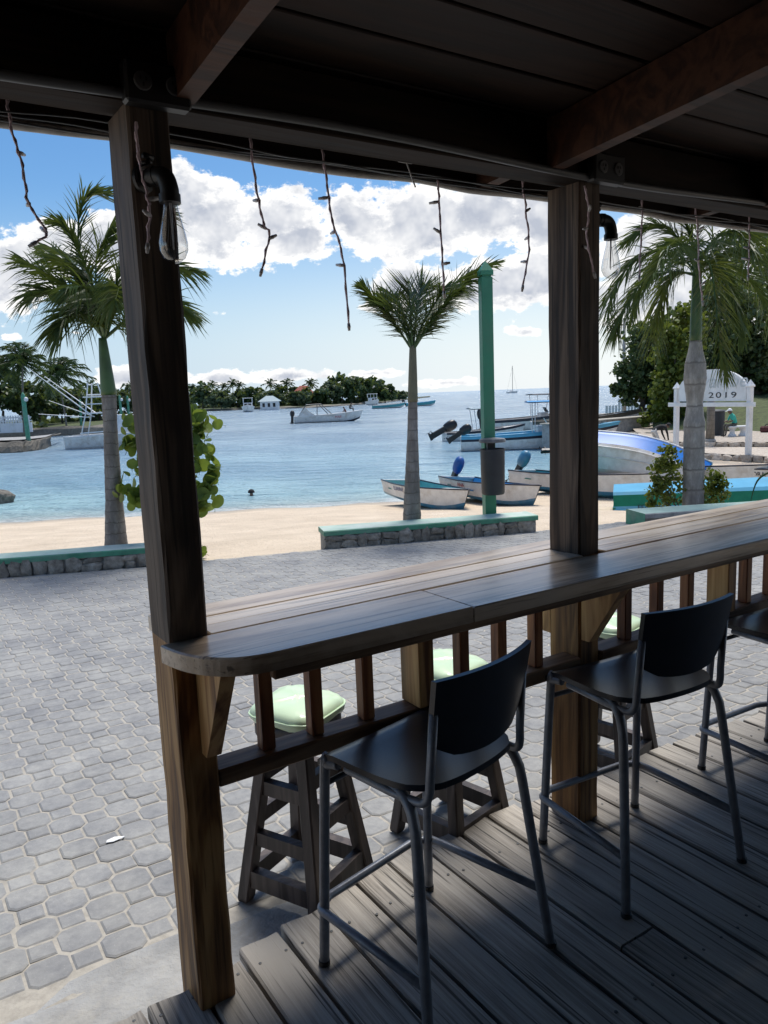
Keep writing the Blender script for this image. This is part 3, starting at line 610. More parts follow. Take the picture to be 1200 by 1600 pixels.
for (u0, u1) in ((0.102,1.438),(1.552,2.895),(3.005,6.0)):
    slab('counter_plank', [(u0,0.0),(u1,0.0),(u1,0.080),(u0,0.080)], ZC-TK, ZC+0.001, MT['counter'], CT)
    slab('counter_plank', [(u0,0.084),(u1,0.084),(u1,0.160),(u0,0.160)], ZC-TK, ZC-0.001, MT['counter'], CT)
slab('counter_plank', [(0.03,0.164),(6.0,0.168),(6.0,0.280),(0.03,0.290)], ZC-TK, ZC, MT['counter'], CT)
# apron under the front edge and lower rail
pbox('apron', (0.17,-0.214,ZC-TK-0.030), (5.9,-0.186,ZC-TK-0.001), MT['rail'], CT)
for (u0, u1) in ((0.099,1.441),(1.548,2.898),(3.003,5.9)): pbox('lower_rail', (u0,0.012,0.590), (u1,0.098,0.638), MT['rail'], CT)
def bal(u0, w=0.038, d=0.042, v0=0.034, nm='baluster', mt='bal'): pbox(nm, (u0,v0,0.6385), (u0+w,v0+d,ZC-TK-0.001), MT[mt], CT, 0.003)
for u0 in (0.236,0.386,0.556,0.918,1.078,1.242, 1.70,1.885,2.075,2.475,2.66,3.1,3.28,3.46,3.9): bal(u0)
for u0 in (0.735,2.292,3.66): bal(u0, 0.056, 0.10, 0.002 if u0 < 1 else 0.002, 'stud', 'bracket')
def bracket(u0, w, vtop, vroot, z_low, sgn):
    P = [(vroot, z_low), (vroot+sgn*0.035, z_low), (vroot+sgn*vtop, ZC-TK-0.001), (vroot, ZC-TK-0.001)]
    m = MB(); vs = [(0, y, z) for y, z in P] + [(w, y, z) for y, z in P]
    m.add(vs, [(0,1,2,3), (7,6,5,4), (0,4,5,1), (1,5,6,2), (2,6,7,3), (3,7,4,0)]); return m.build('bracket', MT['bracket'], CT, loc=(u0, 0, 0))
bracket(0.055, 0.038, 0.175, -0.002, 0.705, -1); bracket(1.448, 0.042, 0.205, 0.018, 0.70, -1); bracket(1.446, 0.042, 0.115, 0.168, 0.69, 1); bracket(2.905, 0.042, 0.2, 0.018, 0.70, -1)

# ================================================================== BAR CHAIRS
def make_chair(label):
    t = empty('bar_chair', label=label, cat='chair', group='black bar chairs along the counter')
    # seat: thin moulded shell with waterfall front
    m = MB(); nx, ny = 13, 13; top = []
    for j in range(ny):
        b = -1+2*j/(ny-1); row = []
        for i in range(nx):
            a = -1+2*i/(nx-1)
            hw = 0.210-0.022*max(0, -b)**2*1.2; y = 0.19*b+0.012; x = hw*a
            if b < -0.6: x *= 1-0.22*((-b-0.6)/0.4)**2*abs(a)
            y += (-0.018*(1-a*a) if b < -0.5 else 0)*((-b-0.5)/0.5 if b < -0.5 else 0)
            z = 0.640 - 0.014*(1-a*a)*(1-b*b) - (0.030*((b-0.72)/0.28)**2 if b > 0.72 else 0) + 0.006*max(0,-b)**2
            row.append(Vector((x, y, z)))
        top.append(row)
    m.grid(top); th = 0.017; bot = [[p-Vector((0,0,th)) for p in row] for row in top]
    mm = MB(); mm.grid([list(reversed(r)) for r in bot]); m.add(mm.v, mm.f)
    for a, b in ((top[0], bot[0]), (list(reversed(top[-1])), list(reversed(bot[-1]))), ([r[-1] for r in top], [r[-1] for r in bot]), (list(reversed([r[0] for r in top])), list(reversed([r[0] for r in bot])))): m.grid([list(b), list(a)])
    so = m.build('seat', MT['chair'], t, smooth=True, angle=50)
    # backrest
    m = MB(); F = []; 
    for j in range(9):
        b = j/8; row = []
        for i in range(15):
            a = -1+2*i/14; hw = 0.183+0.008*b - (0.016*(1-b/0.3)**2 if b < 0.3 else 0)
            zb = 0.728 - 0.022*(1-a*a) + (0.018*max(0,abs(a)-0.7)/0.3); zt = 0.925
            row.append(Vector((a*hw, -0.172-0.032*(1-a*a)-0.03*b, zb+(zt-zb)*b)))
        F.append(row)
    Bk = [[p+Vector((0,-0.016,0)) for p in r] for r in F]
    m.grid([list(reversed(r)) for r in F]); m.grid(Bk)
    for a, b in ((F[0], Bk[0]), (list(reversed(F[-1])), list(reversed(Bk[-1]))), ([r[-1] for r in F], [r[-1] for r in Bk]), (list(reversed([r[0] for r in F])), list(reversed([r[0] for r in Bk])))): m.grid([list(a), list(b)])
    m.build('backrest', MT['chair'], t, smooth=True, angle=50)
    R = 0.0142
    for s in (-1, 1):
        P = bez([(s*0.222,0.205,0.0),(s*0.205,0.180,0.57),(s*0.203,0.168,0.605),(s*0.198,0.13,0.613)], 8)
        f = MB(); f.tube(P, R, 10); f.build('leg', MT['tube'], t, smooth=True)
        P = [(s*0.262,-0.225,0.0),(s*0.218,-0.165,0.50)] + bez([(s*0.214,-0.158,0.545),(s*0.205,-0.135,0.590),(s*0.192,-0.09,0.612),(s*0.188,-0.03,0.613)], 6)
        f = MB(); f.tube(P, R, 10); f.build('leg', MT['tube'], t, smooth=True)
        P = [(s*0.196,0.10,0.611),(s*0.2,-0.06,0.609)] + bez([(s*0.196,-0.12,0.606),(s*0.191,-0.165,0.610),(s*0.186,-0.180,0.634),(s*0.183,-0.183,0.68)], 6) + [(s*0.178,-0.196,0.84)]
        f = MB(); f.tube(P, 0.0115, 10); f.build('back_support', MT['tube'], t, smooth=True)
        for fx, fy in ((s*0.222,0.205), (s*0.262,-0.225)): f = MB(); f.lathe([(0.0,0.0),(0.0165,0.0),(0.0165,0.012),(0.0145,0.014)], 12, 0, Matrix.Translation((fx,fy,0.0005))); f.build('foot_cap', MT['black'], t)
    P = [(-0.248,-0.205,0.175)] + bez([(-0.232,0.15,0.175),(-0.222,0.205,0.172),(-0.17,0.232,0.17)], 6) + bez([(0.17,0.232,0.17),(0.222,0.205,0.172),(0.232,0.15,0.175)], 6) + [(0.248,-0.205,0.175)]
    f = MB(); f.tube(P, 0.0122, 10); f.build('footrest', MT['tube'], t, smooth=True)
    f = MB(); f.tube([(-0.205,0.181,0.545),(0.205,0.181,0.545)], 0.0085, 8); f.build('cross_bar', MT['tube'], t, smooth=True)
    return t
ch = make_chair('black moulded bar chair on grey tube legs, between the rounded counter end and the stud')
spots = [(0.605,-0.195,12,None), (1.458,-0.205,-5,'black moulded bar chair on grey tube legs, in front of the post with two brackets'), (2.36,-0.21,-3,'black bar chair at the counter, mostly cut off, seat just beyond the post with brackets')]
for k, (u, v, a, lb) in enumerate(spots):
    o = ch if k == 0 else copy_tree(ch)
    o.location = bw(u, v, 0.001); o.rotation_euler = (0, 0, BTH+radians(a))
    if lb: o['label'] = lb

# ================================================================== WOODEN STOOLS
def make_stool():
    t = empty('wooden_stool', cat='stool', group='wooden stools with green cushions outside the counter')
    def rsq(hw, p=3.2, n=32): return [(hw*abs(cos(a))**(2/p)*(1 if cos(a) >= 0 else -1), hw*abs(sin(a))**(2/p)*(1 if sin(a) >= 0 else -1)) for a in [2*pi*i/n for i in range(n)]]
    m = MB(); rows = [[Vector((x, y, z)) for x, y in rsq(hw)] for hw, z in ((0.095,0.575),(0.122,0.576),(0.127,0.585),(0.127,0.618),(0.122,0.626))]
    m.grid(rows, close=True); m.add(rows[0], [tuple(range(31,-1,-1))]); m.add(rows[-1], [tuple(range(32))]); m.build('seat', MT['stool'], t, smooth=True, angle=40)
    m = MB(); rs = random.Random(4); rows = []
    for i, (hw, z) in enumerate(((0.124,0.6275),(0.131,0.638),(0.133,0.652),(0.127,0.668),(0.113,0.679),(0.08,0.687),(0.04,0.690),(0.010,0.690))):
        rows.append([Vector((x*(1+rs.uniform(-.012,.012)), y*(1+rs.uniform(-.012,.012)), z+rs.uniform(-.0025,.0025)+0.005*sin(x*40+y*25)*cos(y*33))) for x, y in rsq(hw, 4.2)])
    m.grid(rows, close=True); m.add(rows[-1], [tuple(range(32))]); cu_ = m.build('cushion', MT['cushion'], t, smooth=True)
    m = MB(); q = rsq(0.133, 4.2); m.tube([Vector((x, y, 0.6535+0.001*sin(i*2.1))) for i, (x, y) in enumerate(q+q[:1])], 0.0038, 6, caps=False); m.build('piping', MT['cushion'], cu_, smooth=True)
    cs = [(1,1),(-1,1),(-1,-1),(1,-1)]
    at = lambda sx, sy, z: Vector((sx*(0.150-0.077*z/0.58), sy*(0.150-0.077*z/0.58), z))
    for sx, sy in cs:
        m = MB(); a = at(sx, sy, 0.0); b = at(sx, sy, 0.578); w = 0.023; P = []
        for p in (a, a+(b-a)*0.02, b): 
            q = w*0.86 if p == a else w
            P.append([p+Vector((x*q, y*q, 0)) for x, y in ((1,-.8),(1,.8),(.8,1),(-.8,1),(-1,.8),(-1,-.8),(-.8,-1),(.8,-1))])
        m.grid(P, close=True); m.add(P[0], [tuple(range(7,-1,-1))]); m.add(P[-1], [tuple(range(8))]); m.build('leg', MT['stool'], t)
    for i in range(4):
        for z, hh, th in ((0.085, 0.030, 0.017), (0.225 if i % 2 else 0.29, 0.024, 0.015), (0.40 if i % 2 else 0.44, 0.024, 0.015)):
            a = at(*cs[i], z); b = at(*cs[(i+1) % 4], z); d = (b-a).normalized(); sd = d.cross(Vector((0,0,1))); m = MB()
            a2 = a+d*0.018; b2 = b-d*0.018; vs = [p+sd*sx*th+Vector((0,0,sz*hh)) for p in (a2, b2) for sx in (-1,1) for sz in (-1,1)]
            m.add(vs, [(0,1,3,2),(4,6,7,5),(0,4,5,1),(2,3,7,6),(0,2,6,4),(1,5,7,3)]); m.build('stretcher', MT['stool'], t)
    return t
stl = make_stool()
for k, (u, v, a, lb) in enumerate(((0.525,0.410,71-45,'dark wooden stool with pale green cushion behind the first balusters by the rounded counter end'), (1.155,0.415,58-45,'dark wooden stool with pale green cushion between the stud and the bracketed post'), (2.06,0.42,58-45,'dark wooden stool with green cushion, mostly hidden behind the bracketed post and chair'), (3.3,0.43,20,'dark wooden stool with green cushion farther along the counter'))):
    if k == 3: continue
    o = stl if k == 0 else copy_tree(stl)
    p = bw(u, v); o.location = (p.x, p.y, pav(p.x, p.y)+0.005); o.rotation_euler = (0, 0, BTH+radians(a)); o['label'] = lb

# ================================================================== BULBS ON THE POSTS
def edison(root_label, base, elbow_dir, rz):
    t = empty('pipe_lamp', base, rz, root_label, 'lamp', 'pipe lamps on the shelter posts')
    m = MB(); m.lathe([(0.030,0),(0.030,0.008),(0.018,0.010),(0.018,0.028)], 16, 0, Matrix.Rotation(pi/2, 4, 'Y')); m.build('wall_flange', MT['black'], t, smooth=True, angle=40)
    m = MB(); P = bez([(0.02,0,0),(0.045,0,0),(0.068,0,-0.008),(0.078,0,-0.032),(0.078,0,-0.05)], 6); m.tube(P, 0.0205, 14)
    m.lathe([(0.0235,-0.062),(0.0235,-0.044)], 14, 0, Matrix.Translation((0.078,0,0))); m.lathe([(0.022,0.0),(0.022,0.012)], 14, 0, Matrix.Translation((0.034,0,0)) @ Matrix.Rotation(pi/2, 4, 'Y')); m.build('elbow_pipe', MT['black'], t, smooth=True, angle=40)
    m = MB(); pr = [(0.015,0),(0.016,-0.012),(0.021,-0.035),(0.0275,-0.062),(0.032,-0.085),(0.031,-0.100),(0.024,-0.116),(0.011,-0.126),(0.001,-0.1285)]
    m.lathe([(r, z-0.062) for r, z in pr], 24, 0, Matrix.Translation((0.078,0,0)), caps=False); g = m.build('glass_bulb', MT['bulb'], t, smooth=True)
    m = MB(); m.tube([(0.078,0,-0.062),(0.078,0,-0.16)], [0.003,0.0012], 6)
    for k in range(5): a = 2*pi*k/5; m.tube([(0.078+0.004*cos(a),0.004*sin(a),-0.085),(0.078+0.013*cos(a),0.013*sin(a),-0.155)], 0.0005, 4)
    m.build('filament', MT['tip'], t); return t
p1 = at_v(250, 290, -0.035); edison('clear filament bulb hanging from a black pipe elbow on the corner post', bw(0.022, -0.002, p1.z+0.018), None, BTH+radians(-62))
p2 = at_v(948, 352, 0.07); edison('clear filament bulb on a black pipe elbow beside the bracketed post', bw(1.548, 0.06, p2.z+0.01), None, BTH+radians(-8))
for k, ch_ in enumerate([o for o in bpy.data.objects if o.name.startswith('pipe_lamp')]):
    m = MB(); m.tube([(-0.01,0,0.03),(0.03,0,0.033)], 0.006, 8); m.tube([(0.02,-0.012,0.045),(0.025,0.012,0.043)], 0.007, 8); m.build('valve_handle', MT['black'], ch_, smooth=True)
# ================================================================== ICICLE LIGHT STRANDS
STR = [([(10,150),(18,200),(35,258),(45,318),(73,363),(57,378)], 0.21), ([(212,190),(217,245),(229,300),(233,330),(231,380)], -0.03), ([(390,212),(400,290),(412,350),(421,366),(409,420)], 0.22),
       ([(503,232),(511,290),(519,345),(535,400),(545,505)], 0.22), ([(684,280),(686,315),(690,390),(694,455)], 0.22), ([(815,275),(822,330),(826,390),(817,446)], 0.22), ([(913,290),(920,330),(917,372),(928,425)], 0.0),
       ([(1003,290),(1003,345),(999,430)], 0.22), ([(1085,312),(1090,360),(1093,430),(1098,470)], 0.22), ([(1170,328),(1171,380),(1169,430)], 0.22)]
where = ['hanging left of the corner post', 'dangling against the corner post beside the bulb', 'ending in a hooked tip just right of the corner post', 'longest of all, hanging before the big cloud', 'above the short palm beside a paper tag', 'above the green pole', 'dangling against the bracketed post', 'hanging beside the bulb of the bracketed post', 'hanging before the palm with the swollen trunk', 'at the far end before the palm crown']
rs = random.Random(8)
for k, (pts, v) in enumerate(STR):
    W3 = [at_v(x, y, v) for x, y in pts]; base = W3[0]; t = empty('light_strand', base, 0, 'unlit icicle light strand ' + where[k].replace(' left of', ' outside').replace(' just right of', ' just past'), 'string light', 'icicle light strands under the eave')
    P = bez([q-base for q in W3], 6); rt = [p+Vector((rs.uniform(-.0012,.0012), rs.uniform(-.0012,.0012), 0)) for p in P]
    m = MB(); m.tube(rt, 0.0027, 6); m.tube([p+Vector((0.0034*sin(i*1.7), 0.0034*cos(i*1.7), 0)) for i, p in enumerate(rt)], 0.0024, 5); m.build('wire', MT['wire'], t, smooth=True)
    for f in (0.35, 0.6, 0.8, 1.0):
        p = rt[min(len(rt)-1, int(f*(len(rt)-1)))]; a = rs.uniform(0, 2*pi); d = Vector((cos(a), sin(a), rs.uniform(-0.2, 0.7))).normalized()*rs.uniform(0.022, 0.034)
        if f == 1.0: d = (rt[-1]-rt[-3]).normalized()*0.022
        m = MB(); m.tube([p, p+d*0.55, p+d*0.6, p+d], [0.0044, 0.0056, 0.0046, 0.0036], 6); m.build('bulb', MT['tip'], t, smooth=True)
p = at_v(633, 246, 0.2); t = empty('paper_tag', p, BTH, 'pale square tag with loose wires tied to the eave', 'tag'); m = MB(); m.box((-0.026,-0.003,-0.016), (0.026,0.003,0.016), 0, 0.002); m.build('tag_plate', MT['conduit'], t)
m = MB(); m.tube(bez([(0.01,-0.004,0.0),(0.045,-0.02,0.012),(0.07,-0.03,0.028)], 5), 0.0026, 5); m.tube(bez([(0.0,-0.004,-0.01),(0.012,-0.01,-0.05),(0.028,-0.01,-0.085)], 5), 0.0026, 5); m.build('loose_wire', MT['tip'], t, smooth=True)

# ================================================================== PROMENADE WALLS, POLE, BIN
def rough_stone(rs, w, h, d):
    bm = bmesh.new(); bmesh.ops.create_cube(bm, size=1.0); bmesh.ops.bevel(bm, geom=list(bm.edges), offset=0.22, segments=1, affect='EDGES'); bm.verts.index_update()
    m = MB(); j = lambda: rs.uniform(-0.15, 0.15)
    m.add([Vector(((v.co.x+j())*w, (v.co.y+j()*0.6)*d, (v.co.z+j())*h)) for v in bm.verts], [[v.index for v in f.verts] for f in bm.faces]); bm.free(); return m
def planter_wall(a, b, h, thick, label, stones=True, capmat='capgreen', seed=1):
    a = Vector(a); b = Vector(b); L = (Vector((b.x-a.x, b.y-a.y, 0))).length; rz = atan2(b.y-a.y, b.x-a.x); slope = atan2(b.z-a.z, L)
    t = empty('planter_wall', a, rz, label, 'wall', 'low stone walls edging the pavement'); t.rotation_euler = (0, -slope, rz)
    m = MB(); m.box((0.02, 0.03, -0.4), (L-0.02, thick-0.02, h-0.066)); m.build('wall_core', MT['mortar'], t)
    m = MB(); rs = random.Random(seed); xs = list(np.arange(0, L, 0.35))+[L]; P = []
    for x in xs:
        j = rs.uniform(-0.004, 0.004); P.append([Vector((x, j, h-0.064)), Vector((x, j, h-0.012)), Vector((x, 0.012+j, h)), Vector((x, thick-0.012, h+rs.uniform(-.003,.003))), Vector((x, thick, h-0.012)), Vector((x, thick, h-0.064))])
    m.grid([r[0:3] for r in P], 0); m.grid([r[2:4] for r in P], 1); m.grid([r[3:6] for r in P], 0); m.grid([[r[5], r[0]] for r in P], 0); m.add(P[0], [tuple(range(5,-1,-1))], 0); m.add(P[-1], [tuple(range(6))], 0); m.build('wall_cap', [MT[capmat], MT['captop']], t)
    if stones:
        x = 0.02
        while x < L-0.06:
            w = rs.uniform(0.10, 0.24); w = min(w, L-0.02-x)
            if w > 0.15 and rs.random() < 0.45:
                h1 = (h-0.066)*rs.uniform(0.4, 0.6)
                for z0, z1 in ((-0.03, h1), (h1, h-0.068)):
                    rough_stone(rs, w*0.97, (z1-z0)*1.0, 0.075).build('stone', MT['stone'], t, loc=(x+w/2, 0.025+rs.uniform(-.008,.008), (z0+z1)/2), rot=(0, rs.uniform(-.1,.1), 0))
            else: rough_stone(rs, w*0.98, h-0.03, 0.08).build('stone', MT['stone'], t, loc=(x+w/2, 0.025+rs.uniform(-.008,.008), (h-0.07)/2), rot=(0, rs.uniform(-.08,.08), 0))
            x += w
    return t
def onpav(x, y): p = pavhit(x, y); return Vector((p.x, p.y, pav(p.x, p.y)))
w1b = onpav(262, 882); w1a = onpav(0, 903); d = (w1b-w1a).normalized(); planter_wall(w1a-d*3.0, w1b, 0.215, 0.36, 'low coral stone planter wall with worn green cap beside the sea grape bush', seed=2)
w2a = onpav(507, 858); w2b = onpav(841, 831); planter_wall(w2a, w2b, 0.225, 0.40, 'low coral stone wall with green cap in front of the short palm and green pole', seed=5)
w3f = atz(1008, 803, -0.13); w3k = atz(981, 797, -0.13); w3e = atz(1200, 781, -0.13); th3 = (w3k-w3f).length; dr = (w3e-w3k).normalized(); w3a = Vector((w3f.x, w3f.y, pav(w3f.x, w3f.y)))
t3 = planter_wall(w3a, w3a+Vector((dr.x, dr.y, -0.01))*4.5, -0.13-w3a.z, 0.5, 'low pale concrete wall with green painted end below the swollen palm', stones=False, capmat='concrete', seed=7)
m = MB(); m.box((-0.004, 0.0, -0.2), (-0.001, 0.5, -0.13-w3a.z), 0); m.build('painted_end', MT['capgreen'], t3)
# soil beds behind the walls
pg = atY(763, 700, 10.62); t = empty('green_pole', (pg.x, pg.y, sand(pg.x, pg.y)-0.05), radians(10), 'square green painted pole with pointed cap behind the low wall', 'pole')
zt = atY(757, 407, 10.62).z - t.location.z
m = MB(); m.box((-0.078,-0.078,0), (0.078,0.078,zt-0.22), 0, 0.006); m.build('shaft', MT['polegreen'], t)
m = MB(); w = 0.062; m.box((-w,-w,zt-0.2195), (w,w,zt-0.195)); w = 0.086; m.box((-w,-w,zt-0.1945), (w,w,zt-0.14)); m.add([(-w,-w,zt-0.1395),(w,-w,zt-0.1395),(w,w,zt-0.1395),(-w,w,zt-0.1395),(0,0,zt)], [(0,1,4),(1,2,4),(2,3,4),(3,0,4),(3,2,1,0)]); m.build('pointed_cap', MT['polegreen'], t)
pb = atY(770, 735, 10.40); t = empty('litter_bin', (pb.x, pb.y, pb.z), radians(10), 'charcoal plastic litter bin with grey rain lid strapped to the green pole', 'bin')
zb0 = atY(770, 772, 10.40).z-pb.z; zb1 = atY(770, 701, 10.40).z-pb.z; zl = atY(770, 688, 10.40).z-pb.z
m = MB(); m.lathe([(0.145,zb0),(0.158,zb0+0.02),(0.166,zb1-0.02),(0.172,zb1-0.018),(0.172,zb1),(0.160,zb1),(0.150,zb0+0.05)], 24); m.build('bin_body', MT['bin'], t, smooth=True, angle=40)
m = MB(); m.lathe([(0.178,zl-0.025),(0.182,zl),(0.17,zl+0.022),(0.10,zl+0.032),(0.001,zl+0.035)], 24); m.build('bin_lid', MT['binlid'], t, smooth=True, angle=40)
m = MB(); m.box((-0.05,0.05,zb1-0.2), (0.05,0.125,zl-0.02)); m.build('mount', MT['bin'], t)

# ================================================================== PALMS
def leaflet(m, p, d, up, L, w, droop, mi=0, seg=3):
    d = d.normalized(); s = d.cross(up); s = s.normalized() if s.length > 1e-4 else Vector((1,0,0)); prev = None
    for k in range(seg+1):
        f = k/seg; q = p + d*L*f + Vector((0,0,-1))*droop*L*f*f; ww = w*(0.55+0.9*f if f < 0.4 else 1.0)*(1-f)**0.6 if f < 1 else 0
        cur = (q-s*ww, q+s*ww)
        if prev: m.add([prev[0], prev[1], cur[1], cur[0]] if ww > 0 else [prev[0], prev[1], q], [(0,1,2,3)] if ww > 0 else [(0,1,2)], mi)
        prev = cur
def frond(name, pts, parent, rs, n=80, L=0.42, w=0.0155, droop=0.35, mat_='palm', plumose=30, side=None, start=0.14, r=0.018):
    P = bez(pts, 8); m = MB(); K = len(P); m.tube(P, [r*(1-0.85*i/(K-1)) for i in range(K)], 6, 1)
    for s in (-1, 1):
        for i in range(n):
            f = start+(1-start)*(i+rs.random()*0.7)/n; x = f*(K-1); i0 = min(int(x), K-2); p = P[i0].lerp(P[i0+1], x-i0); T = (P[i0+1]-P[i0]).normalized()
            sd = T.cross(Vector((0,0,1))) if side is None else side - T*side.dot(T)
            sd = sd.normalized() if sd.length > 0.15 else (Vector((1,0,0))-T*T.x).normalized()
            sd = Quaternion(T, radians(rs.gauss(0, plumose))) @ sd; fw = 0.55+0.9*f
            LL = L*(0.55+1.6*f*(1-f)+0.25*rs.random())*(1 if f < 0.85 else 1-(f-0.85)*3.2)
            leaflet(m, p, sd*s + T*fw, T, LL, w*(0.8+0.4*rs.random()), 0.62*droop*rs.uniform(0.3, 1.5))
    return m.build(name, [MT[mat_], MT['shaft']], parent)
def royal(label, base, top_px, shaft_px, Y, radii, fronds, trunk_mat, Lf, seed, shaft_taper=0.5, shaft_mat='shaft', ring_h=0.10):
    """base: world point; shaft_px: (bottom, top) pixels of the green crownshaft; radii: trunk radius at given px rows"""
    t = empty('royal_palm', base, 0, label, 'palm tree'); b = Vector(base)
    s0 = atY(*shaft_px[0], Y); s1 = atY(*shaft_px[1], Y); rs = random.Random(seed)
    m = MB(); n = 150; pts = []; rr = []; Ht = (s0-b).length
    for i in range(n+1):
        f = i/n; p = (b.lerp(s0, f))-b; row = f
        pts.append(p); rr.append(float(np.interp(f, [q[0] for q in radii], [q[1] for q in radii]))*(1+0.035*(1-((f*Ht/ring_h+0.15*sin(f*31)) % 1.0))-0.015)*(1+0.012*sin(f*57+1.3*sin(f*23))))
    m.tube(pts, rr, 18); m.build('trunk', MT[trunk_mat], t, smooth=True)
    m = MB(); K = 14; r0 = rr[-1]*1.08; m.tube([(s0.lerp(s1, i/K))-b for i in range(K+1)], [r0*(1-shaft_taper*(i/K)**1.2) for i in range(K+1)], 14); m.build('crownshaft', MT[shaft_mat], t, smooth=True)
    for k, (px, opt) in enumerate(fronds):
        W3 = [atY(q[0], q[1], Y+(q[2] if len(q) > 2 else 0))-b for q in px]; o = dict(n=80, L=Lf); o.update(opt); frond('frond', W3, t, rs, **o)
    return t
pb = atY(181, 862, 9.55); pb.z = sand(pb.x, pb.y)-0.1
royal('tall palm with wind-swept crown rising behind the corner post', pb, None, ((170,617),(160,528)), 9.55, [(0,0.150),(0.12,0.142),(0.4,0.105),(0.8,0.083),(1,0.088)], [
    ([(162,530),(128,468),(80,432),(30,404)], dict(droop=0.7)), ([(162,528),(118,478),(80,455),(48,458)], dict(droop=0.9)),
    ([(161,528),(136,450),(122,370),(133,308),(168,300)], dict(droop=0.25, L=0.38)), ([(163,528),(150,450),(155,390,.3),(185,345,.5)], dict()),
    ([(165,528),(190,465),(240,415),(312,425)], dict(droop=0.5)), ([(165,528),(212,490),(258,468),(300,492)], dict(droop=0.5)), ([(165,528),(185,430),(215,350),(265,330)], dict()),
    ([(163,528),(150,480,-.4),(135,450,-.8),(105,450,-1.1)], dict(droop=0.8)), ([(163,528),(175,470,-.4),(185,450,-.9),(180,470,-1.3)], dict(droop=0.8)), ([(162,528),(140,460,.5),(105,400,1.0),(70,385,1.4)], dict(droop=0.5)), ([(162,528),(160,470),(120,420,.2),(75,400,.4)], dict(droop=0.8, L=0.5)), ([(163,528),(200,500,.3),(225,510,.7),(240,540,1)], dict(droop=0.6)), ([(162,528),(135,490,-.3),(112,490,-.6),(95,510,-.8)], dict(droop=0.8)), ([(162,528),(142,440,-.2),(110,365,-.3),(95,350,-.3)], dict(droop=0.5, L=0.36))], 'royaltrunk', 0.46, 21)
pb = atY(642, 818, 10.25); pb.z = sand(pb.x, pb.y)-0.1
fan = Vector((1, 0.2, 0))
royal('short palm with shuttlecock crown and tapering grey trunk beside the green pole', pb, None, ((645,628),(645,540)), 10.25, [(0,0.142),(0.1,0.135),(0.5,0.098),(0.8,0.070),(1,0.062)], [
    ([(645,548),(612,500),(585,468),(566,447)], dict(L=0.34, droop=0.35)), ([(645,548),(642,505,-.1),(640,470,-.2),(637,440,-.2)], dict(L=0.44, droop=0.05, side=fan, plumose=12, n=52, w=0.020)),
    ([(645,548),(670,498,.1),(703,450,.4),(738,425,.6),(776,410,.8)], dict(L=0.36, droop=0.3)), ([(645,548),(660,508,-.1),(682,470,-.2),(692,452,-.3)], dict(L=0.42, droop=0.3, side=fan)),
    ([(645,548),(628,505,-.1),(610,480,-.1),(598,468,0)], dict(L=0.42, droop=0.3, side=fan)), ([(645,548),(650,500,.2),(655,465,.4),(662,448,.5)], dict(L=0.44, droop=0.15, side=fan)), ([(645,548),(634,500,.2),(622,470,.4),(612,462,.6)], dict(L=0.4, droop=0.25, side=fan)),
    ([(645,548),(672,505,-.2),(700,470,-.3),(722,452,-.4)], dict(L=0.34, droop=0.5)), ([(645,548),(690,480,.3),(725,440,.6),(750,425,.8)], dict(L=0.34, droop=0.6))], 'royaltrunk', 0.38, 33, 0.35, 'shaftdry')
pb = atY(1083, 800, 11.75); pb.z = sand(pb.x, pb.y)-0.1
royal('stout palm with swollen pale trunk, drooping fronds and a shrub at its foot', pb, None, ((1087,532),(1090,400)), 11.75, [(0,.165),(.3,.155),(.58,.153),(.635,.125),(.675,.115),(.72,.13),(.805,.165),(.88,.15),(.96,.10),(1,.082)], [
    ([(1088,425),(1050,392),(1000,400),(958,452),(948,515)], dict(droop=0.7)), ([(1088,428),(1045,425),(1005,440),(970,490),(960,520)], dict(droop=0.8)), ([(1086,430),(1055,428),(1030,472),(1018,550)], dict(droop=0.9, mat_='palm2')),
    ([(1088,425),(1060,372),(1020,352),(975,378)], dict(droop=0.5)), ([(1088,420),(1080,370),(1060,335),(1030,325)], dict(droop=0.4)), ([(1089,420),(1090,360),(1100,325),(1120,305)], dict(droop=0.4)),
    ([(1090,422),(1120,388),(1160,368),(1210,362)], dict(droop=0.6)), ([(1090,425),(1130,398),(1180,398),(1225,432)], dict(droop=0.7)), ([(1089,430),(1108,412,-.5),(1118,470,-.8),(1124,540,-.9),(1134,590,-.9)], dict(droop=0.6, mat_='palm2', L=0.42)),
    ([(1090,428),(1120,420,-.3),(1145,460,-.5),(1160,530,-.6)], dict(droop=0.7)), ([(1090,425),(1140,420,.3),(1190,460,.5),(1215,520,.6)], dict(droop=0.7)), ([(1088,425),(1050,405,.6),(1010,430,1),(985,500,1.2)], dict(droop=0.7)), ([(1088,425),(1075,390,-.6),(1050,380,-1.2),(1020,430,-1.6)], dict(droop=0.8)), ([(1090,425),(1110,380,-.6),(1150,360,-1.2),(1180,400,-1.6)], dict(droop=0.8))], 'paletrunk', 0.44, 44, 0.3, ring_h=0.30)
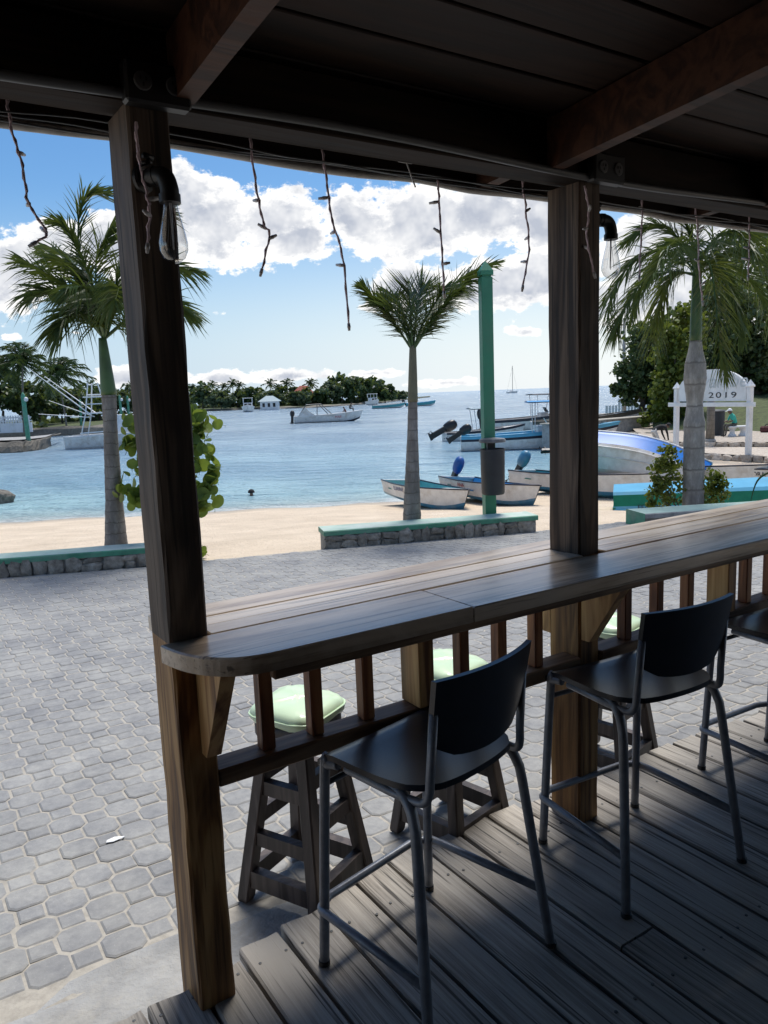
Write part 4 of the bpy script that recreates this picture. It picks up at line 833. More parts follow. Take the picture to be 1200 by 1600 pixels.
def coco(label, base, h, lean, seed, n=12, fl=2.6, wind=0.0, nl=16, mat_='palm', group='coconut palms along the far shore'):
    t = empty('coconut_palm', base, 0, label, 'palm tree', group); rs = random.Random(seed)
    top = Vector((lean, 0, h)); P = bez([(0,0,-0.5), (lean*0.3,0,h*0.4), (lean*0.75,0,h*0.8), top], 5)
    m = MB(); m.tube(P, [0.16*h/8*(1-0.45*i/(len(P)-1)) for i in range(len(P))], 8); m.build('trunk', MT['cocotrunk'], t, smooth=True)
    m = MB(); cr = MB()
    for k in range(n):
        a = 2.4*k+rs.uniform(-.3,.3); el = radians(-25+110*(k/(n-1))**0.8); L = fl*rs.uniform(0.8, 1.1); d = Vector((cos(el)*cos(a), cos(el)*sin(a), sin(el)))
        Q = [top+d*L*f+Vector((wind*0.5*L*f*f, 0, -0.42*L*f*f)) for f in [i/9 for i in range(10)]]; K = len(Q)
        cr.tube(Q, 0.03*fl/2.6, 4)
        for s in (-1, 1):
            for i in range(nl):
                f = 0.12+0.88*i/nl; x = f*(K-1); i0 = min(int(x), K-2); p = Q[i0].lerp(Q[i0+1], x-i0); T = (Q[i0+1]-Q[i0]).normalized(); sd = T.cross(Vector((0,0,1))).normalized()*s
                leaflet(cr, p, sd+T*rs.uniform(0.5,1.0)+Vector((0,0,rs.uniform(-0.6,0.3))), T, fl*0.30*(0.6+1.4*f*(1-f)), fl*0.030*16/nl, rs.uniform(0.2,0.7), 0, 2)
    cr.build('crown', MT[mat_], t); return t

# ================================================================== BROADLEAF TREES
def tree(label, base, trunk_h, blobs, nleaf, leaf, mat_, seed, name='shore_tree', group=None, trunk_r=0.2, limbs=True, shape=6, cat='tree'):
    """blobs: crown lobes (dx, dy, dz, rx, ry, rz) relative to base"""
    t = empty(name, base, 0, label, cat, group); rs = random.Random(seed)
    if trunk_h > 0:
        m = MB(); tp = Vector((blobs[0][0]*0.35, blobs[0][1]*0.3, trunk_h)); m.tube(bez([(0,0,-0.4), (rs.uniform(-.1,.1)*trunk_h,0,trunk_h*0.5), tp], 5), [trunk_r*(1.25-0.6*i/10) for i in range(11)], 8)
        if limbs:
            for b in blobs: m.tube(bez([tp*0.7, tp+Vector((b[0]*0.3, b[1]*0.3, (b[2]-trunk_h)*0.3)), Vector(b[:3])], 4), [trunk_r*0.5*(1-0.09*i) for i in range(9)], 6)
        m.build('trunk', MT['bark'], t, smooth=True)
    vol = [b[3]*b[4]*b[5] for b in blobs]; tot = sum(v**0.67 for v in vol); m = MB()
    for b, v in zip(blobs, vol):
        k = int(nleaf*v**0.67/tot); nc = max(6, k//22)
        cl = []
        for _ in range(nc):
            z = rs.uniform(-0.75, 1); a = rs.uniform(0, 2*pi); q = sqrt(max(0, 1-z*z)); r = 0.62+0.42*rs.random()**0.7
            cl.append(Vector((q*cos(a)*r*b[3], q*sin(a)*r*b[4], z*r*b[5])))
        cs = (v**(1/3))*0.20
        for i in range(k):
            c = rs.choice(cl)+Vector((rs.gauss(0,cs), rs.gauss(0,cs), rs.gauss(0,cs*0.7)))+Vector(b[:3])
            s = leaf*rs.uniform(0.6, 1.3); nz = Vector((rs.gauss(0,0.8), rs.gauss(0,0.8), rs.uniform(0.1,1.2))).normalized(); ax = nz.orthogonal().normalized(); ay = nz.cross(ax); ph = rs.uniform(0, 6.28)
            m.add([c+(ax*cos(ph+2*pi*j/shape)*1.0+ay*sin(ph+2*pi*j/shape)*0.8)*s+nz*s*0.25*(1 if j % 2 else -1)*(0.5) for j in range(shape)], [tuple(range(shape))])
    m.build('crown', MT[mat_], t); return t
def px_tree(x, ytop, ybase, wpx, Y, label, seed, mat_='fleaf', nleaf=900, leaf=0.45, group=None, zb=None, flat=1.0, depth=0.9, name='shore_tree', trunk=0.3, nb=5, shape=5):
    b = atY(x, ybase, Y); top = atY(x, ytop, Y).z; w = wpx*Y/FPX/2; rs = random.Random(seed*7+1); H_ = top-b.z; bl_ = [(0, 0, H_*0.62, w*0.7, w*depth*0.7, H_*0.38)]
    for k in range(nb): a = 2*pi*k/nb+rs.random(); bl_.append((cos(a)*w*0.55, sin(a)*w*0.5*depth, H_*rs.uniform(0.38, 0.68), w*0.45, w*0.45*depth, H_*rs.uniform(0.22, 0.32)))
    return tree(label, b, H_*trunk, bl_, nleaf, leaf, mat_, seed, name, group, trunk_r=max(0.12, H_*0.03), limbs=False, shape=shape)

# --- sea grape bush behind the corner post: big round leaves one by one
pb = atY(285, 880, 9.35); pb.z = sand(pb.x, pb.y)-0.05
t = empty('sea_grape_bush', pb, 0, 'sea grape bush with big round leaves half hidden behind the corner post', 'bush'); rs = random.Random(17)
def W_(x, y, dy=0): return atY(x, y, 9.35+dy)-pb
stems = [[(285,880),(280,800),(265,720),(225,672),(200,655)], [(285,880),(285,780),(300,700),(318,660)], [(285,880),(295,820),(318,770),(332,735)], [(283,880),(270,800),(230,780),(190,765)], [(285,880),(278,760),(285,690),(298,640)], [(287,880),(300,870),(312,860)], [(285,870),(265,730),(235,700),(195,690)]]
m = MB(); lp = []
for st in stems:
    P = bez([W_(x, y, rs.uniform(-.15,.15) if k else 0) for k, (x, y) in enumerate(st)], 6); m.tube(P, [0.014*(1-0.75*i/(len(P)-1)) for i in range(len(P))], 6)
    for i in range(len(P)//3, len(P)): lp += [P[i]]*3
m.build('stems', MT['bark'], t, smooth=True)
def round_leaf(r, seed):
    m = MB(); rs = random.Random(seed); n = 12; ring = [Vector((r*(0.18+cos(2*pi*i/n))*1.0, r*0.95*sin(2*pi*i/n), 0.10*r*cos(4*pi*i/n)+rs.uniform(-.05,.05)*r)) for i in range(n)]
    m.add(ring+[Vector((0.1*r, 0, -0.05*r))], [(i, (i+1) % n, n) for i in range(n)]); m.tube([(-0.8*r,0,0.0),(-1.25*r,0,-0.02)], 0.0025, 4, 1); return m.mesh('round_leaf', [MT['grape'], MT['yleaf']], True)
lm = [round_leaf(0.070, s) for s in range(4)]
extra = [(250,690),(240,720),(225,690),(215,760),(232,775),(208,665),(320,700),(330,720),(310,720),(335,745),(318,765),(325,690),(312,780),(322,800),(305,690),(338,720),(312,855),(318,862),(308,870),(316,885),(200,690),(195,700),(190,670),(225,655),(299,655),(300,672),(305,640),(222,745),(205,770)]
extra += [(rs.triangular(296,344,312), rs.uniform(645,800)) for _ in range(46)] + [(rs.triangular(178,245,230), rs.uniform(655,785)) for _ in range(34)]
for (x, y) in extra: lp.append(W_(x, y, rs.uniform(-.2,.2)))
for p in lp:
    q = proj(p+pb); o = link('leaf', rs.choice(lm), t, p+Vector((rs.gauss(0,.03), rs.gauss(0,.05), rs.gauss(0,.03))), (rs.uniform(-1.4,1.4), rs.uniform(-1.4,1.4), rs.uniform(0,6.28))); s = rs.uniform(0.7, 1.35); o.scale = (s, s, s)
# --- shrub at the foot of the stout palm
pb = atY(1082, 790, 11.5); pb.z = sand(pb.x, pb.y); px = lambda k: k*11.5/FPX
tree('green and yellow shrub growing round the foot of the swollen palm trunk', pb, 0.2, [(px(-34), 0.30, px(62), px(24), 0.16, px(48)), (px(38), 0.30, px(52), px(28), 0.16, px(40)), (px(-22), 0.42, px(84), px(20), 0.12, px(40)), (px(-46),.3,px(46),px(16),.12,px(30)), (px(52),.34,px(44),px(16),.12,px(26))], 2400, 0.030, 'yleaf', 5, 'palm_foot_shrub', None, 0.03, True, 5, 'shrub')
# --- strap-leaved plant whose blade arches in from beyond the counter
pb = atY(1232, 790, 11.2); pb.z = sand(pb.x, pb.y); t = empty('strap_leaf_plant', pb, 0, 'plant with a long dark strap leaf arching over the pale blue boat', 'plant')
for k, pts in enumerate(([(1232,800),(1225,750),(1205,738),(1183,752),(1171,790)], [(1232,800),(1250,730),(1290,720)], [(1232,800),(1222,745),(1215,715),(1205,700)], [(1232,800),(1240,730),(1246,690)])):
    P = bez([atY(x, y, 11.2+0.05*k)-pb for x, y in pts], 6); m = MB(); prev = None; K = len(P)
    rows = []
    for i, p in enumerate(P):
        T = (P[min(i+1,K-1)]-P[max(i-1,0)]).normalized(); sd = T.cross(Vector((0.2,1,0.1))).normalized(); w = 0.028*(1-(i/(K-1))**2)+0.001; rows.append([p-sd*w, p+Vector((0,-0.008,0)), p+sd*w, p+Vector((0,0.003,0))])
    m.grid(rows, close=True); m.build('leaf_blade', MT['palm'], t, smooth=True)

# ================================================================== BOATS
def hull_geo(L, B, D, rake=0.35, bowrise=0.5, sections=16, deadrise=0.28, side_rows=3, round_bow=2.4):
    P = []
    for i in range(sections+1):
        t = i/sections; tb = max(0.0, (t-0.42)/0.58); b = B/2*(1-tb**round_bow)*(0.86+0.14*min(1, t/0.3)); b = max(b, 0.012)
        zs = D*(1+bowrise*t**2.2); k = D*0.50*max(0, (t-0.80)/0.20)**2.0
        row = []
        for (fb, fz) in ((0,0), (0.45,0.13), (0.80,deadrise-0.05), (0.88,deadrise+0.08), (0.96,0.72), (1.0,0.85), (1.03,1.0)):
            z = k+(zs-k)*fz; x = L*t + rake*L*0.16*(z/D)*t**3; row.append(Vector((x-L/2, b*fb, z)))
        P.append(row)
    return P
def mirror(row): return [Vector((p.x, -p.y, p.z)) for p in row]
def open_boat(name, label, loc, rz, L, B, D, mats, roll=0.0, pitch=0.0, group='beached fishing boats', engine=None, text=None, textmat='ink', inside='aqua', thwarts=2, cat='boat', side=1, flip=False, tsize=0.13, stripe='navy', tx=0.15):
    """mats: (bottom, lower side, side, top strake)"""
    t = empty(name, loc, rz, label, cat, group); t.rotation_euler = (roll, pitch, rz)
    P = hull_geo(L, B, D); m = MB(); n = len(P); bands = [(0,2,0), (2,3,1), (3,5,2), (5,6,3)] if len(mats) < 5 else [(0,2,0), (2,3,1), (3,4,2), (4,5,4), (5,6,3)]
    for a, b, mi in bands:
        for sgn in (1, -1):
            rows = [(r if sgn > 0 else mirror(r))[a:b+1] for r in P]
            if sgn < 0: rows = [list(reversed(r)) for r in rows]
            m.grid(rows, mi)
    tr = P[0]; m.add(tr+mirror(tr)[::-1][:-1], [tuple(range(len(tr)*2-1))], 2)
    m.build('hull', [MT[q] for q in mats], t, smooth=True, angle=35)
    # gunwale
    for sgn in (1, -1):
        g = MB(); g.tube([Vector((r[-1].x, r[-1].y*sgn, r[-1].z+0.006)) for r in P], 0.022*D/0.6, 6); g.build('gunwale', MT[stripe], t, smooth=True)
    g = MB(); a = P[0][-1]; g.box((a.x-0.02, -a.y, a.z-0.05), (a.x+0.04, a.y, a.z+0.008), 0, 0.006); g.build('transom_rail', MT[mats[2]], t)
    # inner shell
    m = MB(); off = 0.035; Q = []
    for r in P[:int(len(P)*0.72)+1]:
        b = r[-1].y; Q.append([Vector((r[-1].x, max(0.004, b-off), r[-1].z-0.008)), Vector((r[-1].x, max(0.003, b*0.86-off), r[-1].z*0.45+r[0].z*0.2)), Vector((r[-1].x, max(0.002, b*0.72-off), D*0.24+r[0].z*0.9)), Vector((r[-1].x, 0, D*0.22+r[0].z*0.9))])
    for sgn in (1, -1):
        rows = [[Vector((p.x+ (0.03 if i == 0 else 0), p.y*sgn, p.z)) for p in r] for i, r in enumerate(Q)]; m.grid(rows if sgn < 0 else [list(reversed(r)) for r in rows])
    q = Q[-1]; m.add([Vector((p.x, p.y, p.z)) for p in q]+[Vector((p.x, -p.y, p.z)) for p in reversed(q[:-1])], [tuple(range(2*len(q)-1))])
    m.build('inner_shell', MT[inside], t, smooth=True, angle=30)
    # bow deck
    m = MB(); k0 = int(len(P)*0.72); rows = [[Vector((r[-1].x, r[-1].y*0.95, r[-1].z-0.004)), Vector((r[-1].x, 0, r[-1].z+0.02)), Vector((r[-1].x, -r[-1].y*0.95, r[-1].z-0.004))] for r in P[k0:]]; m.grid([list(reversed(r)) for r in rows]); m.build('bow_deck', MT[mats[2]], t, smooth=True)
    for k in range(thwarts):
        i = int(len(P)*(0.22+0.28*k)); r = P[i]; m = MB(); m.box((r[-1].x-0.11, -r[-1].y+0.03, D*0.66), (r[-1].x+0.11, r[-1].y-0.03, D*0.70), 0, 0.008); m.build('thwart', MT['boatgreen' if k == 0 else inside], t)
    if engine: outboard(t, Vector((-L/2-0.03, 0, P[0][-1].z)), engine[0], engine[1], engine[2])
    if text:
        i = int(n*(0.5+tx)); ff = 0.6 if not flip else 1.6; r = P[i]; c = r[4]+(r[5]-r[4])*ff; r2 = P[i+1][4]+(P[i+1][5]-P[i+1][4])*ff; lettering(t, text, c, r2, side, tsize, textmat, r[5]-r[4], flip)
    return t
def text_mesh(cu):
    tmp = bpy.data.objects.new('lettering', cu); COL.objects.link(tmp); me = bpy.data.meshes.new_from_object(tmp.evaluated_get(bpy.context.evaluated_depsgraph_get())); bpy.data.objects.remove(tmp); return me
def lettering(t, text, c, c2, side, size, mat_, upv, flip=False):
    cu = bpy.data.curves.new('lettering', 'FONT'); cu.body = text; cu.size = size; cu.align_x = 'CENTER'; cu.align_y = 'CENTER'; cu.extrude = 0.001; cu.materials.append(MT[mat_])
    x = (Vector((c2.x, c2.y*side, c2.z))-Vector((c.x, c.y*side, c.z))).normalized(); y = Vector((upv.x, upv.y*side, upv.z)).normalized()
    if side > 0: x = -x
    if flip: x, y = -x, -y
    y = (y-x*y.dot(x)).normalized(); z = x.cross(y); o = link('lettering', text_mesh(cu), t)
    Mx = Matrix((x, y, z)).transposed().to_4x4(); Mx.translation = Vector((c.x, c.y*side, c.z))+z*0.012; o.matrix_local = Mx; return o
def outboard(t, p, s, tilt, cover, leg=0.50):
    """tilted-up outboard: cowling, leg, propeller"""
    R = Matrix.Translation(p) @ Matrix.Rotation(tilt, 4, 'Y') @ Matrix.Scale(s, 4)
    m = MB(); pr = [(0.02,0.10),(0.10,0.11),(0.125,0.18),(0.14,0.34),(0.13,0.47),(0.09,0.56),(0.01,0.60)]
    m.lathe(pr, 12, 0, R @ Matrix.Scale(1.35, 4, (1,0,0)) @ Matrix.Translation((-0.07,0,0))); e = m.build('outboard', MT[cover], t, smooth=True)
    m = MB(); m.box((-0.20,-0.07,-leg), (0.0,0.07,0.14), 0, 0.03, R); m.tube([R @ Vector((-0.26,0,0.03-leg)), R @ Vector((0.02,0,0.03-leg))], [0.03*s, 0.055*s], 8); m.box((-0.24,-0.10,-leg*0.72), (0.0,0.10,-leg*0.72+0.015), 0, 0, R); m.build('outboard_leg', MT['engine'], e)
    m = MB()
    for k in range(3): a = 2*pi*k/3; m.add([R @ Vector(q) for q in ((-0.27, 0.02*cos(a), 0.03-leg+0.02*sin(a)), (-0.29, 0.13*cos(a-0.35), 0.03-leg+0.13*sin(a-0.35)), (-0.25, 0.13*cos(a+0.35), 0.03-leg+0.13*sin(a+0.35)))], [(0,1,2)])
    m.build('propeller', MT['grey'], e); return e
bm_ = ('boatblue','boatblue','boatwhite','boatwhite')
def gpt(x, y, dz=0.0): p = ghit(x, y); p.z = max(sand(p.x, p.y), SEA)+dz; return p
def ground_boat(px, L, rzdeg, **k):
    p = gpt(*px); return p
p = gpt(668, 789); open_boat('fishing_boat', 'white open boat with worn blue bottom and teal inside, behind the short palm trunk', p+Vector((0,0,-0.06)), radians(-68), 3.7, 1.35, 0.50, bm_, roll=radians(-5), pitch=radians(2), text='ELIANNY', textmat='ink', side=-1, tsize=0.16, tx=-0.12)
p = gpt(765, 783); open_boat('fishing_boat', 'white open boat with blue bottom, blue inside and blue covered outboard, behind the litter bin', p+Vector((0,0,-0.06)), radians(-66), 3.7, 1.35, 0.50, bm_, roll=radians(-6), pitch=radians(2), engine=(1.0, radians(28), 'engineblue'), text='ANA', textmat='inkred', side=-1, tsize=0.17, inside='canvasblue', tx=-0.10)
p = gpt(902, 772); open_boat('fishing_boat', 'white open boat with aqua inside and dark blue outboard cover, passing behind the bracketed post', p+Vector((0,0,-0.06)), radians(-50), 4.0, 1.4, 0.55, bm_, roll=radians(-5), pitch=radians(2), engine=(1.0, radians(28), 'boatblue'), side=-1)
p = gpt(1118, 762); open_boat('fishing_boat', 'white open boat with aqua bottom beached behind the swollen palm trunk', p+Vector((0,0,-0.06)), radians(-60), 4.0, 1.45, 0.58, ('aqua','aqua','boatwhite','boatwhite'), roll=radians(-5), text='YELKA', textmat='inkblack', side=-1, tsize=0.16, tx=-0.1)
p = gpt(1236, 770); open_boat('fishing_boat', 'white open boat with black lettering at the edge of the beach, beyond the shrub', p+Vector((0,0,-0.06)), radians(-55), 4.2, 1.45, 0.60, ('aqua','aqua','boatwhite','boatwhite'), roll=radians(-5), text='CASANDRA', textmat='inkblack', side=-1, tsize=0.17, tx=-0.2)
# big white hull lying on its side
p = gpt(968, 772); cb = open_boat('capsized_boat', 'big white hull with bright blue side stripe lying on its side on the beach', p+Vector((0.10,0.5,0.58)), radians(-30), 3.9, 1.5, 0.72, ('boatwhite','boatwhite','brightblue','brightblue'), roll=radians(-68), pitch=radians(7), group='hulls turned over on the sand', stripe='white', inside='boatwhite', thwarts=0)
for row in (1, 2):
    for sgn in (1, -1): m = MB(); m.tube([Vector((r[row].x, r[row].y*sgn, r[row].z)) for r in hull_geo(3.9, 1.5, 0.72)[:14]], 0.022, 6); m.build('spray_rail', MT['boatwhite'], cb, smooth=True)
outboard(cb, Vector((-2.0, 0.0, 0.62)), 0.8, radians(70), 'grey')
# pale blue hull upside down
p = gpt(961, 797); hd = radians(-19); open_boat('upturned_boat', 'sky blue boat turned keel up with a green band, beside the low pale wall', (p.x+2.75*cos(hd)+0.15, p.y+2.75*sin(hd)+0.6, p.z+0.61), hd, 5.5, 1.5, 0.46, ('skyblue','skyblue','boatgreen','skyblue'), roll=radians(180), pitch=radians(-3), group='hulls turned over on the sand', stripe='skyblue', inside='skyblue', thwarts=0, text='FELIPA', textmat='inkblack', side=1, flip=True, tsize=0.15, tx=-0.38)

def motor_boat(name, label, loc, rz, L, B, D, mats, canopy=None, engine=1, console=True, group='motor boats moored off the beach', stripe='navy', inside='boatwhite', engmat='engine', tilt=-0.25, es=1.5, leg=0.5):
    t = open_boat(name, label, loc, rz, L, B, D, mats, group=group, inside=inside, thwarts=0, stripe=stripe)
    for k in range(engine): outboard(t, Vector((-L/2-0.05, (k-(engine-1)/2)*0.55, D*1.0)), es, tilt, engmat)
    if console:
        m = MB(); m.box((L*0.02,-0.35,D*0.25), (L*0.10,0.35,D*1.0+0.45), 0, 0.05); c = m.build('console', MT['boatwhite'], t)
        m = MB(); m.add([(L*0.10,-0.34,D+0.46),(L*0.10,0.34,D+0.46),(L*0.07,0.30,D+0.85),(L*0.07,-0.30,D+0.85)], [(0,1,2,3)]); m.add([(L*0.10+.02,-0.34,D+0.46),(L*0.10+.02,0.34,D+0.46),(L*0.07+.02,0.30,D+0.85),(L*0.07+.02,-0.30,D+0.85)], [(3,2,1,0)]); m.build('windscreen', MT['windowdark'], c)
        m = MB(); m.box((-L*0.08,-0.32,D*0.25), (-L*0.02,0.32,D*0.85), 0, 0.04); m.build('helm_seat', MT['white'], t)
    if canopy:
        cm, x0, x1, hw, z = canopy; m = MB(); rows = [[Vector((x, hw*a, z+0.06*(1-a*a))) for a in (-1,-0.6,0,0.6,1)] for x in (x0, (x0+x1)/2, x1)]; m.grid(rows); m.grid([[p-Vector((0,0,0.05)) for p in reversed(r)] for r in rows])
        e = m.build('canopy', MT[cm], t)
        for sx in (0.15, 0.85):
            for sy in (-1, 1): m = MB(); x = x0+(x1-x0)*sx; m.tube([(x*0.7, sy*hw*0.75, D*0.9), (x, sy*hw*0.85, z)], 0.025, 6); m.build('canopy_pole', MT['tip'], e)
    return t
p = atz(735, 689, SEA); motor_boat('motor_boat', 'small dark topped motor boat with big black outboard raised at the stern', (p.x+0.9, p.y+1.0, SEA-0.16), radians(8), 5.2, 1.8, 0.72, ('boatwhite','boatwhite','boatwhite','navy'), ('roofblue', -0.9, 0.7, 0.7, 2.25), 1, tilt=1.1, es=1.9, leg=0.30)
p = atz(800, 703, SEA); motor_boat('motor_boat', 'long white motor boat with black stripe, blue deck and blue canopy', (p.x+1.3, p.y+0.6, SEA-0.2), radians(-5), 8.0, 2.0, 1.0, ('boatwhite','boatwhite','boatwhite','skyblue','navy'), ('canvasblue', -0.4, 2.4, 0.9, 2.75), 1, stripe='skyblue', inside='skyblue', tilt=1.0, es=1.4, leg=0.34)
p = atz(800, 676, SEA); motor_boat('motor_boat', 'white motor boat with grey hard top and black engines behind the blue canopied boat', (p.x+2.2, p.y+1.5, SEA-0.2), radians(12), 8.5, 2.4, 1.15, ('boatwhite','boatwhite','boatwhite','navy'), ('grey', -0.6, 1.7, 0.9, 3.0), 2, tilt=-0.1, es=1.6)
p = atz(868, 684, SEA); motor_boat('motor_boat', 'white and tan motor boat half hidden by the bracketed post', (p.x+2.2, p.y+1.2, SEA-0.2), radians(-8), 7.0, 2.1, 1.25, ('boatwhite','boatwhite','boatwhite','khaki'), None, 0, stripe='khaki')
# far craft
def skiff(px, L, rz, mats, label, D=0.8, B=1.9, inside='boatwhite', engine=None):
    p = atz(*px, SEA); return open_boat('skiff', label, (p.x, p.y, SEA-0.12), radians(rz), L, B, D, mats, group='small craft out on the bay', inside=inside, thwarts=1, stripe=mats[3], engine=engine)
skiff((606, 638), 7.2, 8, ('boatwhite','boatwhite','aqua','boatwhite'), 'pale green skiff anchored off the wooded point', 0.95, 2.2)
skiff((656, 634.5), 7.0, 6, ('boatwhite','boatwhite','aqua','skyblue'), 'turquoise skiff behind the short palm trunk', 0.95, 2.2, engine=(2.0, -0.6, 'engine'))
skiff((300, 655), 5.0, 0, ('boatwhite','boatwhite','boatgreen','boatgreen'), 'small green skiff beside the corner post', 0.7)
def cabin_boat(px, L, rz, label, s=1.0, group='small craft out on the bay'):
    p = atz(*px, SEA); t = open_boat('cabin_boat', label, (p.x, p.y, SEA-0.2), radians(rz), L, L*0.36, 1.1*s, ('boatwhite','boatwhite','boatwhite','boatwhite'), group=group, inside='boatwhite', thwarts=0, stripe='white')
    m = MB(); h = 1.1*s; m.box((-L*0.22,-L*0.13,h*0.6), (L*0.18,L*0.13,h*1.9), 0, 0.15); c = m.build('cabin', MT['white'], t)
    m = MB(); m.box((-L*0.28,-L*0.15,h*2.75), (L*0.16,L*0.15,h*2.85), 0, 0.05); m.build('hard_top', MT['white'], t)
    for sx in (-0.24, 0.1):
        for sy in (-1, 1): m = MB(); m.tube([(L*sx, sy*L*0.13, h*1.85), (L*sx, sy*L*0.13, h*2.76)], 0.06*s, 6); m.build('top_pole', MT['white'], t)
    for y0, y1 in ((-0.1,-0.01),(0.01,0.1)):
        m = MB(); m.box((L*0.18+0.01,L*y0,h*1.3), (L*0.18+0.05,L*y1,h*1.75)); m.build('window', MT['windowdark'], c); m = MB(); m.box((-L*0.22-0.05,L*y0,h*1.2), (-L*0.22-0.01,L*y1,h*1.75)); m.build('window', MT['windowdark'], c)
    return t
cabin_boat((388, 643.5), 9.0, -82, 'white cabin cruiser seen end on before the hut on the wooded shore', 1.25)
cabin_boat((513, 633.5), 9.0, -78, 'white cabin cruiser behind the tour boat with people', 1.25)
cabin_boat((583, 633), 8.0, -70, 'white cabin cruiser off the tip of the wooded point', 1.2)
# tour boat with people
p = atz(510, 659.5, SEA); Lk = 8.2; t = open_boat('tour_boat', 'pale blue tour boat with open awning frame carrying two people at the bow', (p.x, p.y, SEA-0.2), radians(4), Lk, 2.6, 1.05, ('navy','boatwhite','boatwhite','boatwhite'), group='small craft out on the bay', inside='boatwhite', thwarts=1, stripe='white')
TB = t
outboard(t, Vector((-Lk/2-0.1, 0.4, 0.95)), 1.5, 0.05, 'engine'); outboard(t, Vector((-Lk/2-0.1, -0.4, 0.95)), 1.5, 0.05, 'engine')
for sy in (-1, 1):
    m = MB(); m.tube([(-3.6,sy*1.1,1.0), (-2.5,sy*1.05,2.5), (-0.6,sy*1.05,2.55), (0.75,sy*1.15,1.2)], 0.045, 6); m.tube([(-0.9,sy*1.05,2.54),(0.3,sy*1.15,1.2)], 0.04, 6); m.tube([(-1.1,sy*1.05,2.54),(-1.15,sy*1.15,1.1)], 0.04, 6); m.build('awning_frame', MT['grey'], t)
    m = MB(); m.add([Vector(q) for q in ((-3.7,sy*1.28,1.0),(-2.6,sy*1.2,2.2),(-2.3,sy*1.2,1.7),(-1.3,sy*1.28,1.05))]+[Vector(q) for q in ((-3.7,sy*1.24,1.0),(-2.6,sy*1.16,2.2),(-2.3,sy*1.16,1.7),(-1.3,sy*1.24,1.05))], [(0,1,2,3),(7,6,5,4),(0,4,5,1),(1,5,6,2),(2,6,7,3)]); m.build('side_panel', MT['boatwhite'], t)
m = MB(); m.box((-2.5,-1.05,2.5), (-0.6,1.05,2.54)); m.build('awning', MT['white'], t)
lettering(t, 'MAR', Vector((1.55,1.29,0.83)), Vector((1.9,1.25,0.84)), -1, 0.42, 'inkred', Vector((0,0,1)))
# sailing boat near the horizon
p = atz(800, 614.3, SEA); t = open_boat('sailing_yacht', 'bare masted white sailing yacht near the horizon', (p.x, p.y, SEA-0.3), radians(20), 9.5, 2.8, 1.5, ('navy','boatwhite','boatwhite','boatwhite'), group='small craft out on the bay', inside='boatwhite', thwarts=0, stripe='white')
hm = (atY(800, 571, p.y).z-SEA); m = MB(); m.tube([(0.6,0,1.0),(0.6,0,hm)], 0.22, 6); m.build('mast', MT['grey'], t); m = MB(); m.tube([(0.6,0,2.6),(-3.6,0,2.7)], 0.25, 6); m.build('boom', MT['white'], t); m = MB(); m.box((-1.6,-0.8,1.4), (1.8,0.8,2.3), 0, 0.2); m.build('cabin', MT['white'], t); m = MB(); m.tube([(0.6,0,hm*0.97),(5.0,0,2.1)], 0.05, 4); m.tube([(0.6,0,hm*0.97),(-4.6,0,1.6)], 0.05, 4); m.build('stay', MT['grey'], t)
# sport fishing boat by the jetty
p = atz(197, 698, SEA); Ls = 9.0; t = open_boat('sport_fishing_boat', 'white sport fishing boat with tall tubular tower and long outriggers by the jetty', (p.x, p.y+0.6, SEA-0.3), radians(6), Ls, 3.0, 1.25, ('skyblue','boatwhite','boatwhite','boatwhite'), group=None, inside='boatwhite', thwarts=0, stripe='white'); del_ = None
m = MB(); P = [(-0.6,0.75),(3.4,1.45),(3.0,2.0),(1.0,2.75),(-0.6,2.8)]
for sy in (-1.15, 1.15): pass
m.add([Vector((x, -1.15+0.2*(z-1.4), z)) for x, z in P]+[Vector((x, 1.15-0.2*(z-1.4), z)) for x, z in P], [(0,1,2,3,4),(9,8,7,6,5),(0,5,6,1),(1,6,7,2),(2,7,8,3),(3,8,9,4),(4,9,5,0)]); c = m.build('cabin', MT['white'], t)
m = MB(); m.add([(2.9,-1.02,2.05),(2.9,1.02,2.05),(1.1,0.9,2.72),(1.1,-0.9,2.72)], [(0,1,2,3)]); 
for q in list(m.v): m.v.append((q[0]+0.05, q[1], q[2]+0.05))
m.f.append((7,6,5,4)); m.m.append(0); m.build('windscreen', MT['windowdark'], c)
tw = MB()
for sy in (-1, 1):
    tw.tube([(-1.6,sy*1.0,1.1),(-1.1,sy*0.85,3.0),(-0.8,sy*0.6,5.3)], 0.05, 6); tw.tube([(0.7,sy*0.95,2.7),(0.2,sy*0.7,4.2),(-0.1,sy*0.55,5.3)], 0.05, 6)
    for z, a, b in ((3.0,-1.1,0.6),(3.7,-1.02,0.38),(4.4,-0.92,0.15)): tw.tube([(a,sy*0.8,z),(b,sy*0.78,z)], 0.04, 6)
for z in (3.0, 3.7, 4.4, 5.2): tw.tube([(-1.0+0.06*(z-3),-0.8+0.08*(z-3),z),(-1.0+0.06*(z-3),0.8-0.08*(z-3),z)], 0.04, 6)
tw.build('tower', MT['white'], t, loc=(-1.7,0,0))
m = MB(); m.box((-1.2,-0.9,4.2), (0.6,0.9,4.28), 0, 0.02); m.build('tower_top', MT['white'], t, loc=(-1.7,0,0)); m = MB(); m.box((-1.3,-1.0,2.95), (0.9,1.0,3.02), 0, 0.02); m.build('bridge_roof', MT['white'], t, loc=(-1.7,0,0))
